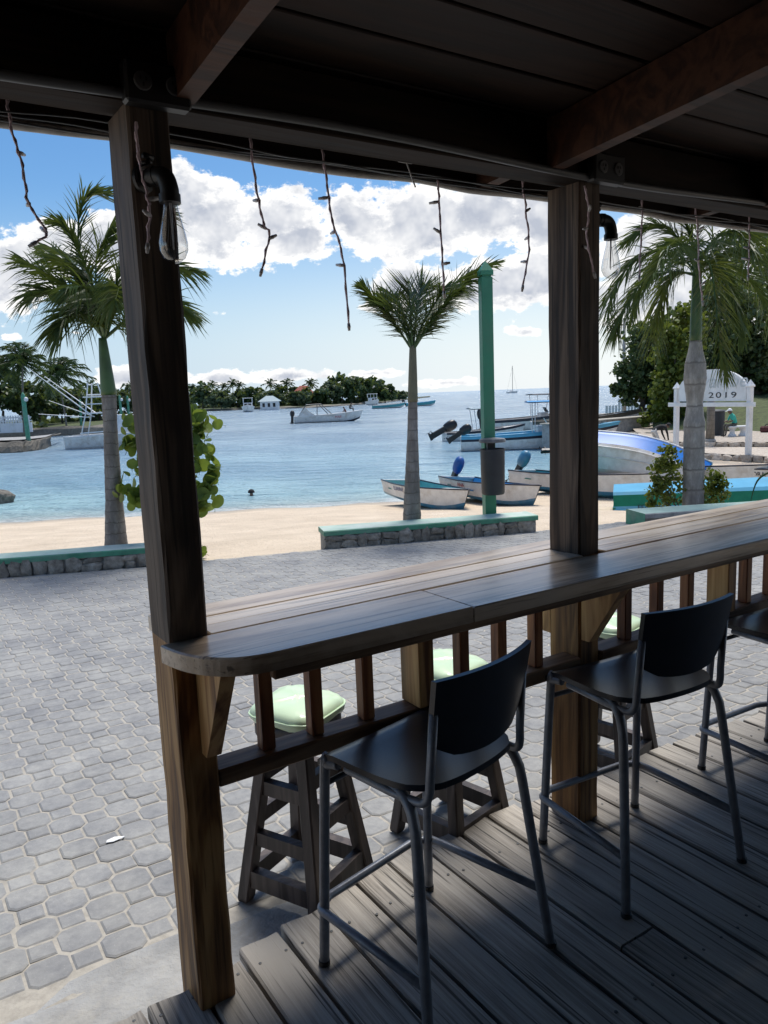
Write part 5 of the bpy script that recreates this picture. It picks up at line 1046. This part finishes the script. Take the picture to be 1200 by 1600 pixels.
for sy in (-1, 1):
    m = MB(); m.tube([(-0.7,sy*1.0,2.9),(-4.6,sy*1.6,6.4 if sy < 0 else 6.0)], [0.05,0.025], 6); m.build('outrigger', MT['white'], t, loc=(-1.7,0,0)); m = MB(); m.tube([(-0.9,sy*0.9,2.7),(-4.4,sy*1.4,3.6+0.5*sy)], [0.04,0.02], 5); m.build('fishing_rod', MT['white'], t, loc=(-1.7,0,0))
m = MB(); m.tube([(-3.2,-1.4,1.5),(-0.9,-1.2,1.6)], 0.05, 6); m.build('rail', MT['white'], t)

# ================================================================== FAR SHORES
def land(name, shore, back, top, mat_, rough=0.25, seed=1, bank=0.6):
    """shore: pixels on the waterline; the land runs back from them and rises to `top` above the sea"""
    rs = random.Random(seed); A = [atz(x, y, SEA) for x, y in shore]; P = []
    B = []
    for a, b in zip(A[:-1], A[1:]):
        n = max(2, int((b-a).length/3.0)); n = min(n, 40)
        B += [a.lerp(b, i/n) for i in range(n)]
    B.append(A[-1]); rows = []
    for f, z in ((0.0,-0.6),(0.002,0.0),(0.006,top*0.75),(0.018,top),(0.5,top*1.1),(1.0,top*1.2)):
        row = []
        for p in B:
            d = Vector((p.x, p.y, 0)).normalized(); L = back
            k = (f*L if f >= 0.5 else f*100*bank); j = rs.uniform(-rough, rough) if f < 0.1 else 0
            row.append(Vector((p.x, p.y, SEA+z)) + d*(k+j) + Vector((0, 0, j*0.3 if f > 0 else 0)))
        rows.append(row)
    m = MB(); m.grid(rows[:4], 0); m.grid(rows[3:], 1); o = m.build(name, [MT[mat_], MT['grass']]); tag(o, kind='structure'); return o
land('far_shore', [(-420,694),(-100,688),(0,684.5),(70,682),(140,679),(200,672),(285,655)], 60, 1.0, 'rock', 0.3, 2)
land('island', [(272,644),(290,643.5),(345,642),(400,639.5),(450,638.5),(480,637.5),(520,635.5),(560,632.5),(600,629.5),(640,624.5),(672,620.6)], 45, 0.6, 'rock', 0.6, 3, 1.2)
# rocky jetty with lamp pole
A = [atz(x, y, SEA) for x, y in ((-260,716),(0,708.5),(40,706),(68,702),(78,697))]; m = MB(); rs = random.Random(6); rows = []
B = bez(A, 8)
for f, z in ((0,-0.5),(0.02,0.1),(0.05,0.45),(0.12,0.75),(0.4,0.86),(1.0,0.86)):
    rows.append([p+Vector((-0.25*f*7, f*7.0, z))+Vector((rs.uniform(-.1,.1), rs.uniform(-.12,.12), rs.uniform(-.07,.07) if 0 < f < 0.2 else 0)) for p in B])
m.grid(rows); jo = m.build('jetty', MT['rock']); tag(jo, kind='structure')
m = MB(); m.grid([[p+Vector((-0.5, 1.6, 0.90)) for p in B], [p+Vector((-2.2, 7.0, 0.92)) for p in B]]); m.build('jetty_paving', MT['concrete'], jo)
def rock(label, p, s, seed, group=None):
    bm = bmesh.new(); bmesh.ops.create_icosphere(bm, subdivisions=3, radius=1.0); rs = random.Random(seed); ph = [rs.uniform(0,6) for _ in range(6)]; bm.verts.index_update(); m = MB()
    vs = []
    for v in bm.verts:
        c = v.co; k = 1+0.16*sin(3*c.x+ph[0])*cos(2.5*c.y+ph[1])+0.10*sin(7*c.z+ph[2]+4*c.x)+rs.uniform(-.04,.04); vs.append(Vector((c.x*s[0], c.y*s[1], c.z*s[2]))*k)
    m.add(vs, [[v.index for v in f.verts] for f in bm.faces]); bm.free(); o = m.build('rock', MT['rock'], loc=p); tag(o, label, 'rock', group); return o
p = atz(2, 787, SEA); rock('dark rounded rock standing in the shallows', (p.x-0.15, p.y+0.3, SEA+0.12), (0.42,0.4,0.36), 3)
def lamp_pole(px0, px1, Y, label, r=0.10):
    a = atY(*px0, Y); b = atY(*px1, Y); t = empty('lamp_pole', a, 0, label, 'lamp post', 'green lamp posts across the water'); h = b.z-a.z
    m = MB(); m.tube([(0,0,-0.3),(b.x-a.x,0,h)], [r*1.1,r], 8); m.build('pole', MT['capgreen'], t); m = MB(); m.lathe([(0.02,-0.18),(0.13,-0.12),(0.16,0.0),(0.12,0.13),(0.02,0.18)], 10, 0, Matrix.Translation((b.x-a.x+0.22,-0.05,h-0.25))); m.build('globe', MT['white'], t, smooth=True); m = MB(); m.lathe([(0.16,0),(0.12,0.15),(0.01,0.3)], 8, 0, Matrix.Translation((b.x-a.x,0,h))); m.build('finial', MT['capgreen'], t); return t
lamp_pole((45,692), (36,619), 60, 'green lamp post standing on the rocky jetty', 0.17); lamp_pole((127,668), (125,627), 92, 'green lamp post behind the outriggers of the sport fishing boat', 0.14); lamp_pole((191,665), (187,621), 90, 'green lamp post beyond the tall palm trunk', 0.14); lamp_pole((203,665), (199,622), 96, 'green lamp post touching the edge of the corner post', 0.14)
# picket fence on the bank
a = atY(-60, 672, 84); b = atY(50, 669, 84); L = (b-a).length; t = empty('picket_fence', (a.x, a.y, a.z), 0, 'white picket fence above a white wall on the far bank', 'fence'); h = 18*84/FPX
m = MB(); m.box((0,0,-0.5), (L,0.2,0.55), 0, 0.02); m.build('base_wall', MT['white'], t)
for z in (0.75, h-0.15): m = MB(); m.box((0,0.06,z-0.06), (L,0.12,z+0.06)); m.build('rail', MT['white'], t)
for k in range(int(L/0.28)): m = MB(); m.box((-0.08,0.0,0.56), (0.08,0.055,h+0.08), 0, 0.01); m.build('picket', MT['white'], t, loc=(k*0.28+0.1, 0, 0))
# thatched shade huts and houses among the trees
def hut(label, px0, px1, Y, hw, wallm, roofm, name='house', depth=5.0, hip=True):
    a = atY(px0[0], px0[1], Y); b = atY(px1[0], px1[1], Y); w = b.x-a.x; h = b.z-a.z; t = empty(name, a, 0, label, 'house', None); hw_ = h*0.6
    m = MB(); m.box((0,0,-0.5), (w,depth,hw_)); wl = m.build('wall', MT[wallm], t)
    m = MB(); o = w*0.12; m.add([(-o,-o,hw_),(w+o,-o,hw_),(w+o,depth+o,hw_),(-o,depth+o,hw_),(w*0.3,depth/2,h),(w*0.7,depth/2,h)], [(0,1,5,4),(1,2,5),(2,3,4,5),(3,0,4),(3,2,1,0)]); m.build('roof', MT[roofm], t)
    for k in range(3):
        x = w*(0.2+0.3*k); m = MB(); m.box((x-w*0.07,-0.06,hw_*0.35), (x+w*0.07,-0.01,hw_*0.8)); m.build('window', MT['windowdark'], t)
    return t
hut('small pale hut with grey blue roof at the edge of the wooded shore', (407,641), (433,618), 225, 2, 'white', 'roofblue', 'house', 4.0)
hut('house with red tiled roof among the trees of the point', (460,634), (486,602), 262, 3, 'white', 'roofred', 'house', 6.0)
# trees of the far shores
G1 = 'trees of the near bank beyond the jetty'; G2 = 'trees on the wooded point'
spec1 = [(-50,560,668,120,96,'dleaf'),(8,578,668,95,95,'dleaf'),(62,600,668,84,98,'dleaf'),(98,606,666,76,104,'fleaf'),(130,606,664,60,112,'yleaf'),(158,604,662,66,116,'fleaf'),(196,598,660,70,120,'fleaf'),(232,600,658,66,124,'dleaf'),(268,600,654,60,130,'fleaf')]
w1 = ['huge dark tree at the edge of the bank above the fence','dark broad tree over the picket fence','dark tree under the coconut palms beyond the jetty','rounded tree behind the outriggers','yellow green tree behind the tower of the sport fishing boat','tree touching the trunk of the tall palm','flat topped tree beyond the tall palm trunk','dark tree hidden partly by the corner post','tree by the inner edge of the corner post']
for k, (x, yt, yb, w, Y, mt) in enumerate(spec1): px_tree(x, yt, yb, w, Y, w1[k], 50+k, mt, 1700, 0.30, G1)
spec2 = [(318,597,642,62,255,'dleaf'),(346,614,641,46,250,'fleaf'),(372,608,641,44,262,'fleaf'),(396,606,640,44,256,'dleaf'),(424,612,639,44,250,'fleaf'),(446,606,638,44,268,'dleaf'),(468,612,638,40,250,'fleaf'),(494,606,637,48,256,'dleaf'),(516,598,636,44,262,'fleaf'),(536,586,634,56,270,'dleaf'),(560,588,633,52,278,'dleaf'),(582,592,632,48,284,'dleaf'),(602,600,630,36,290,'dleaf'),(628,612,626,20,330,'fleaf')]
w2 = ['domed tree nearest the corner post on the point','low tree behind the white cabin cruiser','tree left of the pale hut','dark tree rising over the pale hut','tree just past the pale hut','dark tree before the red roof','low tree under the red roof','dark tree after the red roof','tree behind the tour boat awning','tallest broad tree of the point','second of the tall trees at the tip of the point','third of the tall trees at the tip of the point','last tall tree sloping down to the tip of the point','lone shrub on the spit at the tip of the point']
w2 = [q.replace('left of', 'beside') for q in w2]
for k, (x, yt, yb, w, Y, mt) in enumerate(spec2): px_tree(x, yt, yb, w, Y, w2[k], 80+k, mt, 900, 0.75, G2)
# undergrowth along the point
rs = random.Random(9); m = MB()
for x0, x1, y0, y1, Yd, hh, s in ((275,625,642.5,628,3,2.6,0.7),(60,285,676,657,3,1.6,0.35),(-60,75,684,682,2,0.9,0.3)):
    for i in range(3600 if hh > 2 else 1600):
        f = rs.random(); x = x0+(x1-x0)*f; y = float(np.interp(x, [275,400,480,560,600,625,672], [642.5,638.5,636.5,632,629,626,620])) if hh > 2 else y0+(y1-y0)*f
        p = atz(x, y, SEA); d = Vector((p.x, p.y, 0)).normalized(); c = p+d*rs.uniform(1.5, 8)+Vector((0,0,0.7+hh*rs.random()**1.4*(0.6+0.4*sin(x*0.3)))); nz = Vector((rs.gauss(0,1), rs.gauss(0,1), rs.uniform(0,1))).normalized(); ax = nz.orthogonal().normalized(); ay = nz.cross(ax); q = s*rs.uniform(0.5,1.3)
        m.add([c+(ax*cos(2*pi*j/5)+ay*sin(2*pi*j/5)*0.8)*q for j in range(5)], [tuple(range(5))])
o = m.build('shore_undergrowth', MT['fleaf']); tag(o, 'low green undergrowth along the far shores', 'undergrowth', kind='stuff')
# coconut palms
def coco_px(x, yc, yb, Y, label, seed, lean=0.0, fl=None, n=13, wind=0.0, nl=16, group='coconut palms along the far shore'):
    b = atY(x-lean*FPX/Y, yb, Y); h = atY(x, yc, Y).z-b.z; return coco(label, b, h, lean, seed, n, fl or 3.0, wind, nl, 'palm', group)
coco_px(46, 566, 668, 84, 'tallest coconut palm with dense crown on the near bank', 1, 0.6, 3.6, 30, -0.1, 22); coco_px(98, 586, 668, 90, 'second coconut palm with wind-blown crown above the outriggers', 2, -0.5, 3.8, 28, 0.45, 22); coco_px(2, 574, 668, 84, 'coconut palm cut by the edge of the view above the picket fence', 3, 0.3, 3.2, 24, -0.2, 20)
for k, (x, yc, s) in enumerate(((146,606,1.9),(292,604,2.6),(334,602,2.6),(352,605,2.4),(366,600,3.0),(377,602,2.2),(424,600,2.9),(436,606,2.2),(450,600,3.2),(487,600,3.2))):
    coco_px(x, yc, 640 if k else 662, 270 if k else 125, ['small coconut palm beside the tall palm trunk','coconut palm at the edge of the corner post','first coconut palm standing clear of the domed tree','short coconut palm between two taller ones over the point','tall coconut palm over the white cabin cruiser','coconut palm close beside the tall one over the cruiser','coconut palm above the pale hut','short coconut palm near the pale hut','coconut palm just before the red roof','bushy coconut palm just past the red roof'][k], 10+k, rs.uniform(-.8,.8), s*1.15, 14, 0.1, 9)

# ================================================================== TERRACES AND PARK BEYOND THE BEACH
ZA, ZB = -1.12, -0.92
def wall_line(pxs, z): return [atz(x, y, z) for x, y in pxs]
def terrace(name, pxs, z0, z1, back, label, seed):
    A = wall_line(pxs, z0); rs = random.Random(seed); m = MB()
    m.grid([[Vector((p.x, p.y, z1)) for p in A], [Vector((p.x+back[0], p.y+back[1], z1+0.02)) for p in A]]); o = m.build(name, MT['terrace']); tag(o, kind='structure')
    for a, b in zip(A[:-1], A[1:]):
        L = (b-a).length; d = (b-a)/L; n = max(1, int(L/0.42)); rz = atan2(d.y, d.x)
        for i in range(n):
            q = a+d*(L*(i+0.5)/n); rough_stone(rs, L/n*0.97, (z1-z0)*1.1, 0.25).build('stone', MT['terrace'], o, loc=(q.x, q.y, (z0+z1)/2-0.01), rot=(0, rs.uniform(-.06,.06), rz))
    return o
terrace('lower_terrace', [(1030,711),(1099,718),(1160,722),(1290,730)], -1.37, ZA, (3,9), '', 1)
terrace('upper_terrace', [(1010,697),(1099,698),(1200,698.5),(1330,700)], ZA, ZB, (8,30), '', 2)
# grassy bank behind
m = MB(); A = [atz(x, y, ZB) for x, y in ((1020,672),(1100,674),(1200,674),(1360,676))]; rows = []
for f, z in ((0,0.0),(3,0.5),(7,1.25),(14,1.7),(40,1.9)): rows.append([p+Vector((f*0.35, f, z+0.12*sin(i*1.7))) for i, p in enumerate(bez(A, 6))])
m.grid(rows); o = m.build('grassy_bank', MT['grass'], smooth=True); tag(o, kind='structure')
# sea wall and rubble at the waterside
a = atz(940, 689, -1.45); b = atz(1016, 680, -1.4); d = (b-a).normalized(); t = empty('sea_wall', a, atan2(d.y, d.x), 'grey concrete sea wall at the end of the beach', 'wall'); Lw = (b-a).length; hw = atY(950, 655, a.y).z-a.z
m = MB(); m.box((-4,0,-0.6), (Lw,0.7,hw-0.08), 0, 0.03); m.build('wall_face', MT['concrete'], t); m = MB(); m.box((-4.05,-0.08,hw-0.078), (Lw+0.05,0.8,hw), 0, 0.02); m.build('coping', MT['joint'], t)
for k, (x, y, s) in enumerate(((985,690,(0.9,0.6,0.35)),(1003,697,(0.7,0.5,0.28)),(1016,690,(0.8,0.6,0.35)),(1045,690,(0.6,0.5,0.35)),(968,695,(0.5,0.4,0.2)),(1068,686,(0.6,0.5,0.4)))):
    p = ghit(x, y); rock(['flat grey boulder at the foot of the sea wall','low boulder between sea wall and bending person','boulder under the yellow green tree','dark boulder beside the white gate leg','small boulder near the big white hull','boulder under the white gate'][k], (p.x, p.y, p.z+s[2]*0.3), s, 30+k, 'boulders at the end of the beach')
# white arched gate sign
sa = atz(1056, 703, ZA); sb = atz(1169, 711, ZA); L = Vector((sb.x-sa.x, sb.y-sa.y, 0)).length; rz = atan2(sb.y-sa.y, sb.x-sa.x)
t = empty('arched_gate_sign', sa, rz, 'white arched gateway sign dated 2019 standing on two posts', 'sign')
h1 = atY(1056, 633, sa.y).z-ZA; h2 = atY(1169, 631, sb.y).z-ZA; hb = (h1+h2)/2; ht = atY(1112, 577, (sa.y+sb.y)/2).z-ZA; hp = atY(1056, 598, sa.y).z-ZA
for x in (0, L):
    m = MB(); m.box((x-0.09,-0.09,0), (x+0.09,0.09,hp-0.25), 0, 0.02); m.build('post', MT['white'], t)
    m = MB(); m.box((x-0.12,-0.12,hp-0.2495), (x+0.12,0.12,hp-0.18), 0, 0.02); m.add([(x-.10,-.10,hp-.179),(x+.10,-.10,hp-.179),(x+.10,.10,hp-.179),(x-.10,.10,hp-.179),(x,0,hp+0.02)], [(0,1,4),(1,2,4),(2,3,4),(3,0,4),(3,2,1,0)]); m.build('finial', MT['white'], t)
m = MB(); m.box((-0.35,-0.13,hb-0.08), (L+0.35,-0.095,hb+0.08), 0, 0.01); m.build('cross_board', MT['white'], t)
m = MB(); poly = [(0.14, hb+0.125), (L-0.14, hb+0.125)] + [(L/2+cos(a)*(L/2-0.14), hb+0.55+sin(a)*(ht-hb-0.55)) for a in np.linspace(0, pi, 22)]
m.prism([(x, z) for x, z in poly], -0.05, 0.05, 0, Matrix.Rotation(pi/2, 4, 'X')); m.build('arch_panel', MT['white'], t)
def flat_text(t, body, x, z, size, mat_, y=-0.06, shear=0.0):
    cu = bpy.data.curves.new('lettering', 'FONT'); cu.body = body; cu.size = size; cu.align_x = 'CENTER'; cu.align_y = 'CENTER'; cu.extrude = 0.002; cu.shear = shear; cu.materials.append(MT[mat_]); o = link('lettering', text_mesh(cu), t); o.location = (x, y, z); o.rotation_euler = (pi/2, 0, 0); return o

for k, dg_ in enumerate('2019'): flat_text(t, dg_, L*0.66+(k-1.5)*0.36, hb+0.34, 0.30, 'inkblack').scale = (1.9, 1, 1)
flat_text(t, 'Bayahibe', L*0.55, hb+0.85, 0.72, 'inkpale', shear=0.25).scale = (1.2, 1, 1)
# timber post, dark bin, white bench on the upper terrace
p = atz(1109, 690, ZB); t = empty('timber_post', p, 0, 'thick brown timber post behind the arched gate', 'post'); h = atY(1109, 612, p.y).z-ZB; m = MB(); m.tube([(0,0,0),(0.02,0,h*0.5),(0,0,h)], [0.19,0.165,0.15], 10); m.build('shaft', MT['cocotrunk'], t, smooth=True); m = MB(); m.tube([(0,0,0.0),(0,0,0.12)], [0.26,0.22], 10); m.build('collar', MT['concrete'], t, smooth=True)
p = atz(1121, 680, ZB); t = empty('park_bin', p, 0, 'dark grey drum bin between timber post and bench', 'bin'); m = MB(); m.lathe([(0.26,0),(0.29,0.03),(0.30,1.05),(0.33,1.08),(0.33,1.12),(0.24,1.12)], 16); m.build('drum', MT['bin'], t, smooth=True, angle=40); m = MB(); m.lathe([(0.34,1.125),(0.30,1.17),(0.02,1.2)], 16); m.build('lid', MT['binlid'], t, smooth=True, angle=40)
pbn = atz(1152, 681.5, ZB); t = empty('stone_bench', pbn, radians(8), 'white stone bench with curved pedestals under the seated person', 'bench')
m = MB(); m.box((-0.52,-0.24,0.40), (0.52,0.24,0.47), 0, 0.02); m.build('seat', MT['white'], t)
for x in (-0.26, 0.26): m = MB(); m.lathe([(0.20,0),(0.20,0.06),(0.13,0.12),(0.11,0.2),(0.13,0.3),(0.19,0.36),(0.20,0.399)], 14, 0, Matrix.Translation((x,0,0)) @ Matrix.Scale(0.9,4,(1,0,0))); m.build('pedestal', MT['white'], t, smooth=True, angle=40)
p = atz(1197, 675.5, ZB); t = empty('rucksack', p, 0.3, 'dark maroon bag lying on the terrace beyond the gate', 'bag'); m = MB(); m.box((-0.26,-0.18,0.0), (0.26,0.18,0.30), 0, 0.10); m.build('body', MT['redcloth'], t); m = MB(); m.tube(bez([(-0.15,-0.05,0.28),(-0.05,-0.05,0.38),(0.1,-0.05,0.37),(0.18,-0.05,0.28)], 5), 0.02, 6); m.build('strap', MT['dark'], t)
# utility pole and pier fence
p = atz(975, 648, -1.0); p = atY(975, 648, 58); t = empty('utility_pole', (p.x, p.y, p.z-0.8), 0, 'thin grey utility pole beside the dark tree by the sea wall', 'pole'); h = atY(974, 497, 58).z-p.z+0.8; m = MB(); m.tube([(0,0,0),(-0.05,0,h)], [0.17,0.11], 8); m.build('shaft', MT['concrete'], t, smooth=True); m = MB(); m.tube([(-0.5,0,h-0.5),(0.5,0,h-0.45)], 0.05, 6); m.build('cross_arm', MT['bark'], t)
a = atY(948, 646, 66); b = atY(1012, 642, 66); t = empty('pier_fence', a, 0, 'pale board fence on the pier behind the sea wall', 'fence'); L = b.x-a.x; h = 22*66/FPX
m = MB(); m.box((-2,0.1,-1.6), (L+4,2.5,-0.05)); m.build('pier_base', MT['concrete'], t)
for k in range(14): m = MB(); hh = h*(1.0 if 3 < k < 9 else 0.55); m.box((-0.10,0,0), (0.10,0.05,hh), 0, 0.01); m.build('board', MT['white'], t, loc=(k*L/13, 0, 0))
# trees of the park
def W2(x, y, Y): return atY(x, y, Y)
def lobes(b, Y, L): return [((atY(x, y, Y).x-b.x), dy, atY(x, y, Y).z-b.z, rx*Y/FPX, rx*Y/FPX*0.9, ry*Y/FPX) for (x, y, rx, ry, dy) in L]
Y = 52; b = atY(1004, 660, Y); tree('dark dense tree by the utility pole at the waterside', b, 1.6, lobes(b, Y, [(1010,560,34,48,0),(988,590,24,30,0),(1030,540,30,44,1),(1000,620,26,20,0),(1040,590,26,34,1),(975,605,16,16,0)]), 5200, 0.16, 'dleaf', 3, 'park_tree', 'trees of the beach park', 0.22)
Y = 44; b = atY(1052, 690, Y); tree('yellow green sea grape tree drooping to the ground beside the gate', b, 1.5, lobes(b, Y, [(1055,560,30,50,0),(1040,620,26,36,-0.5),(1060,610,26,44,0),(1025,655,22,28,-0.5),(1075,520,34,40,1),(1045,670,26,20,-0.5),(1078,600,24,40,0)]), 5200, 0.15, 'yleaf', 4, 'park_tree', 'trees of the beach park', 0.2)
Y = 50; b = atY(1183, 668, Y); tree('large dark tree with forked leaning trunk behind the gate', b, 2.6, lobes(b, Y, [(1180,520,50,50,0),(1140,540,44,44,0),(1120,580,34,30,0),(1210,560,44,50,0),(1160,590,44,26,0),(1200,600,34,22,0),(1110,520,30,36,1),(1230,600,40,30,0),(1150,470,40,30,1.5)]), 7000, 0.17, 'dleaf', 5, 'park_tree', 'trees of the beach park', 0.42)
Y = 58; b = atY(1130, 655, Y); tree('olive tree filling the gap above the arched sign', b, 2.0, lobes(b, Y, [(1180,440,60,60,0),(1130,470,40,50,0),(1220,480,50,60,0),(1110,600,30,26,0),(1140,620,30,18,0)]), 4500, 0.2, 'yleaf', 6, 'park_tree', 'trees of the beach park', 0.3)
Y = 62; b = atY(1100, 655, Y); tree('broad dark tree closing the view behind the swollen palm', b, 2.0, lobes(b, Y, [(1085,560,40,50,0),(1100,620,40,24,0),(1060,600,30,40,0),(1130,560,40,50,0),(1170,620,46,22,0),(1215,620,40,26,0)]), 5200, 0.2, 'dleaf', 7, 'park_tree', 'trees of the beach park', 0.3)

# ================================================================== PEOPLE
def person(name, label, loc, rz, J, R, edges, mats, pick, scale=1.0, group=None):
    """J: joints, R: radius per joint, edges: bones; pick(bone index) -> material slot; one continuous skin"""
    names = list(J); me = bpy.data.meshes.new('skeleton'); me.from_pydata([Vector(J[k])*scale for k in names], [(names.index(a), names.index(b)) for a, b in edges], [])
    tmp = bpy.data.objects.new('skeleton', me); COL.objects.link(tmp); md = tmp.modifiers.new('s', 'SKIN'); md.use_smooth_shade = True
    for i, k in enumerate(names):
        r = R[k]*scale; me.skin_vertices[0].data[i].radius = (r, r); me.skin_vertices[0].data[i].use_root = (i == 0)
    tmp.modifiers.new('d', 'SUBSURF').levels = 1
    dg = bpy.context.evaluated_depsgraph_get(); bm2 = bpy.data.meshes.new_from_object(tmp.evaluated_get(dg)); bpy.data.objects.remove(tmp)
    bm2.materials.clear()
    for q in mats: bm2.materials.append(MT[q])
    segs = [(Vector(J[a])*scale, Vector(J[b])*scale) for a, b in edges]
    for f in bm2.polygons:
        c = f.center; best = min(range(len(segs)), key=lambda i: seg_d(c, *segs[i])); f.material_index = pick(edges[best], c); f.use_smooth = True
    t = empty(name, loc, rz, label, 'person', group); o = link('body', bm2, t); return t
def seg_d(c, a, b): d = b-a; t = max(0, min(1, (c-a).dot(d)/max(1e-9, d.length_squared))); return (c-(a+d*t)).length
ED = [('pelvis','belly'),('belly','chest'),('chest','neck'),('neck','head'),('head','crown'),('head','nose'),('chest','ls'),('ls','le'),('le','lw'),('lw','lh'),('chest','rs'),('rs','re'),('re','rw'),('rw','rh'),('pelvis','lt'),('lt','lk'),('lk','la'),('la','lf'),('pelvis','rt'),('rt','rk'),('rk','ra'),('ra','rf')]
RR = dict(pelvis=.135,belly=.125,chest=.14,neck=.055,head=.085,crown=.07,nose=.03,ls=.065,le=.045,lw=.032,lh=.035,rs=.065,re=.045,rw=.032,rh=.035,lt=.085,lk=.06,la=.042,lf=.035,rt=.085,rk=.06,ra=.042,rf=.035)
def hair_cap(t, c, r, mat_, nm='hair', brim=False):
    m = MB(); rows = []
    for i in range(6):
        a = (i/5)*1.65; rows.append([Vector((c[0]+sin(a)*cos(q)*r, c[1]+sin(a)*sin(q)*r, c[2]+cos(a)*r)) for q in [2*pi*k/12 for k in range(12)]])
    m.grid([list(reversed(x)) for x in rows], close=True)
    if brim: m.add([Vector((c[0]-r*0.8, c[1]+s*r*0.6, c[2]+0.01)) for s in (-1,1)]+[Vector((c[0]-r*1.9, c[1]+s*r*0.45, c[2]-0.03)) for s in (1,-1)], [(0,1,2,3)])
    return m.build(nm, MT[mat_], t, smooth=True)
# seated, facing -x, leaning forward
JS = dict(pelvis=(0.10,0,0.56),belly=(0.06,0,0.72),chest=(-0.06,0,0.98),neck=(-0.14,0,1.12),head=(-0.20,0,1.22),crown=(-0.21,0,1.31),nose=(-0.30,0,1.19),ls=(-0.07,-0.19,1.02),le=(-0.16,-0.24,0.78),lw=(-0.36,-0.16,0.72),lh=(-0.42,-0.10,0.72),rs=(-0.07,0.19,1.02),re=(-0.16,0.24,0.78),rw=(-0.36,0.16,0.72),rh=(-0.42,0.10,0.72),lt=(0.05,-0.11,0.54),lk=(-0.40,-0.14,0.56),la=(-0.46,-0.14,0.09),lf=(-0.62,-0.14,0.04),rt=(0.05,0.11,0.54),rk=(-0.40,0.14,0.56),ra=(-0.40,0.14,0.09),rf=(-0.56,0.14,0.04))
def pick_s(e, c):
    if e[0] in ('neck','head','le','lw','re','rw') : return 0
    if e in (('pelvis','lt'),('lt','lk'),('pelvis','rt'),('rt','rk'),('lk','la'),('rk','ra')): return 2
    if e[0] in ('la','ra'): return 3
    return 1
p = person('person', 'person in turquoise shirt and white cap seated bent forward on the white bench', (pbn.x-0.20, pbn.y-0.02, ZB), radians(4), JS, RR, ED, ['skin','shirt','khaki','dark'], pick_s, 0.92)
hair_cap(p, (-0.19,0,1.165), 0.108, 'white', 'cap', True)
# bending over, hands down
JB = dict(pelvis=(-0.30,0,0.88),belly=(-0.14,0,0.98),chest=(0.14,0,1.04),neck=(0.30,0,1.06),head=(0.40,0,1.06),crown=(0.48,0,1.05),nose=(0.44,0,0.97),ls=(0.18,-0.18,1.0),le=(0.26,-0.22,0.72),lw=(0.34,-0.16,0.46),lh=(0.37,-0.14,0.37),rs=(0.18,0.18,1.0),re=(0.26,0.22,0.72),rw=(0.36,0.16,0.46),rh=(0.39,0.14,0.37),lt=(-0.28,-0.11,0.84),lk=(-0.12,-0.16,0.46),la=(-0.22,-0.16,0.09),lf=(-0.05,-0.17,0.04),rt=(-0.28,0.11,0.84),rk=(-0.10,0.15,0.46),ra=(-0.22,0.15,0.09),rf=(-0.05,0.16,0.04))
def pick_b(e, c):
    if e[0] in ('neck','head','lw','rw','la','ra') or e in (('lk','la'),('rk','ra')): return 0
    if e in (('pelvis','lt'),('lt','lk'),('pelvis','rt'),('rt','rk')): return 2
    return 1
q = ghit(1030, 703); p = person('person', 'person in black top bending over behind the big white hull', (q.x, q.y, q.z), radians(10), JB, RR, ED, ['skin','dark','paleshort'], pick_b, 1.0); hair_cap(p, (0.44,0,1.08), 0.11, 'dark')
# two people on the bow of the tour boat
tbw = Vector(TB.location)
p = person('person', 'person in dark clothes squatting on the bow tip of the tour boat', tbw+Vector((3.15,0.22,1.32)), radians(200), JS, RR, ED, ['skin','khaki','dark','dark'], pick_s, 0.95); hair_cap(p, (-0.19,0,1.20), 0.11, 'dark')
p = person('person', 'person in red sitting at the bow of the tour boat beside the squatting one', tbw+Vector((2.5,0.15,0.78)), radians(20), JS, RR, ED, ['skin','redcloth','dark','dark'], pick_s, 0.95); hair_cap(p, (-0.19,0,1.20), 0.11, 'dark')
# swimmer
q = atz(393, 774.5, SEA); JW = dict(chest=(0,0,-0.30),neck=(0,0,-0.08),head=(0,0,0.06),crown=(0,0.01,0.14),nose=(0.0,-0.10,0.05),ls=(-0.17,0,-0.22),rs=(0.17,0,-0.22),le=(-0.28,0,-0.42),re=(0.28,0,-0.42))
p = person('person', 'swimmer with dark hair, only the head above the shallow water', (q.x, q.y, SEA+0.02), 0.2, JW, dict(chest=.14,neck=.06,head=.09,crown=.07,nose=.03,ls=.07,rs=.07,le=.05,re=.05), [('chest','neck'),('neck','head'),('head','crown'),('head','nose'),('chest','ls'),('chest','rs'),('ls','le'),('rs','re')], ['skin'], lambda e, c: 0); hair_cap(p, (0,0.02,0.09), 0.118, 'dark')
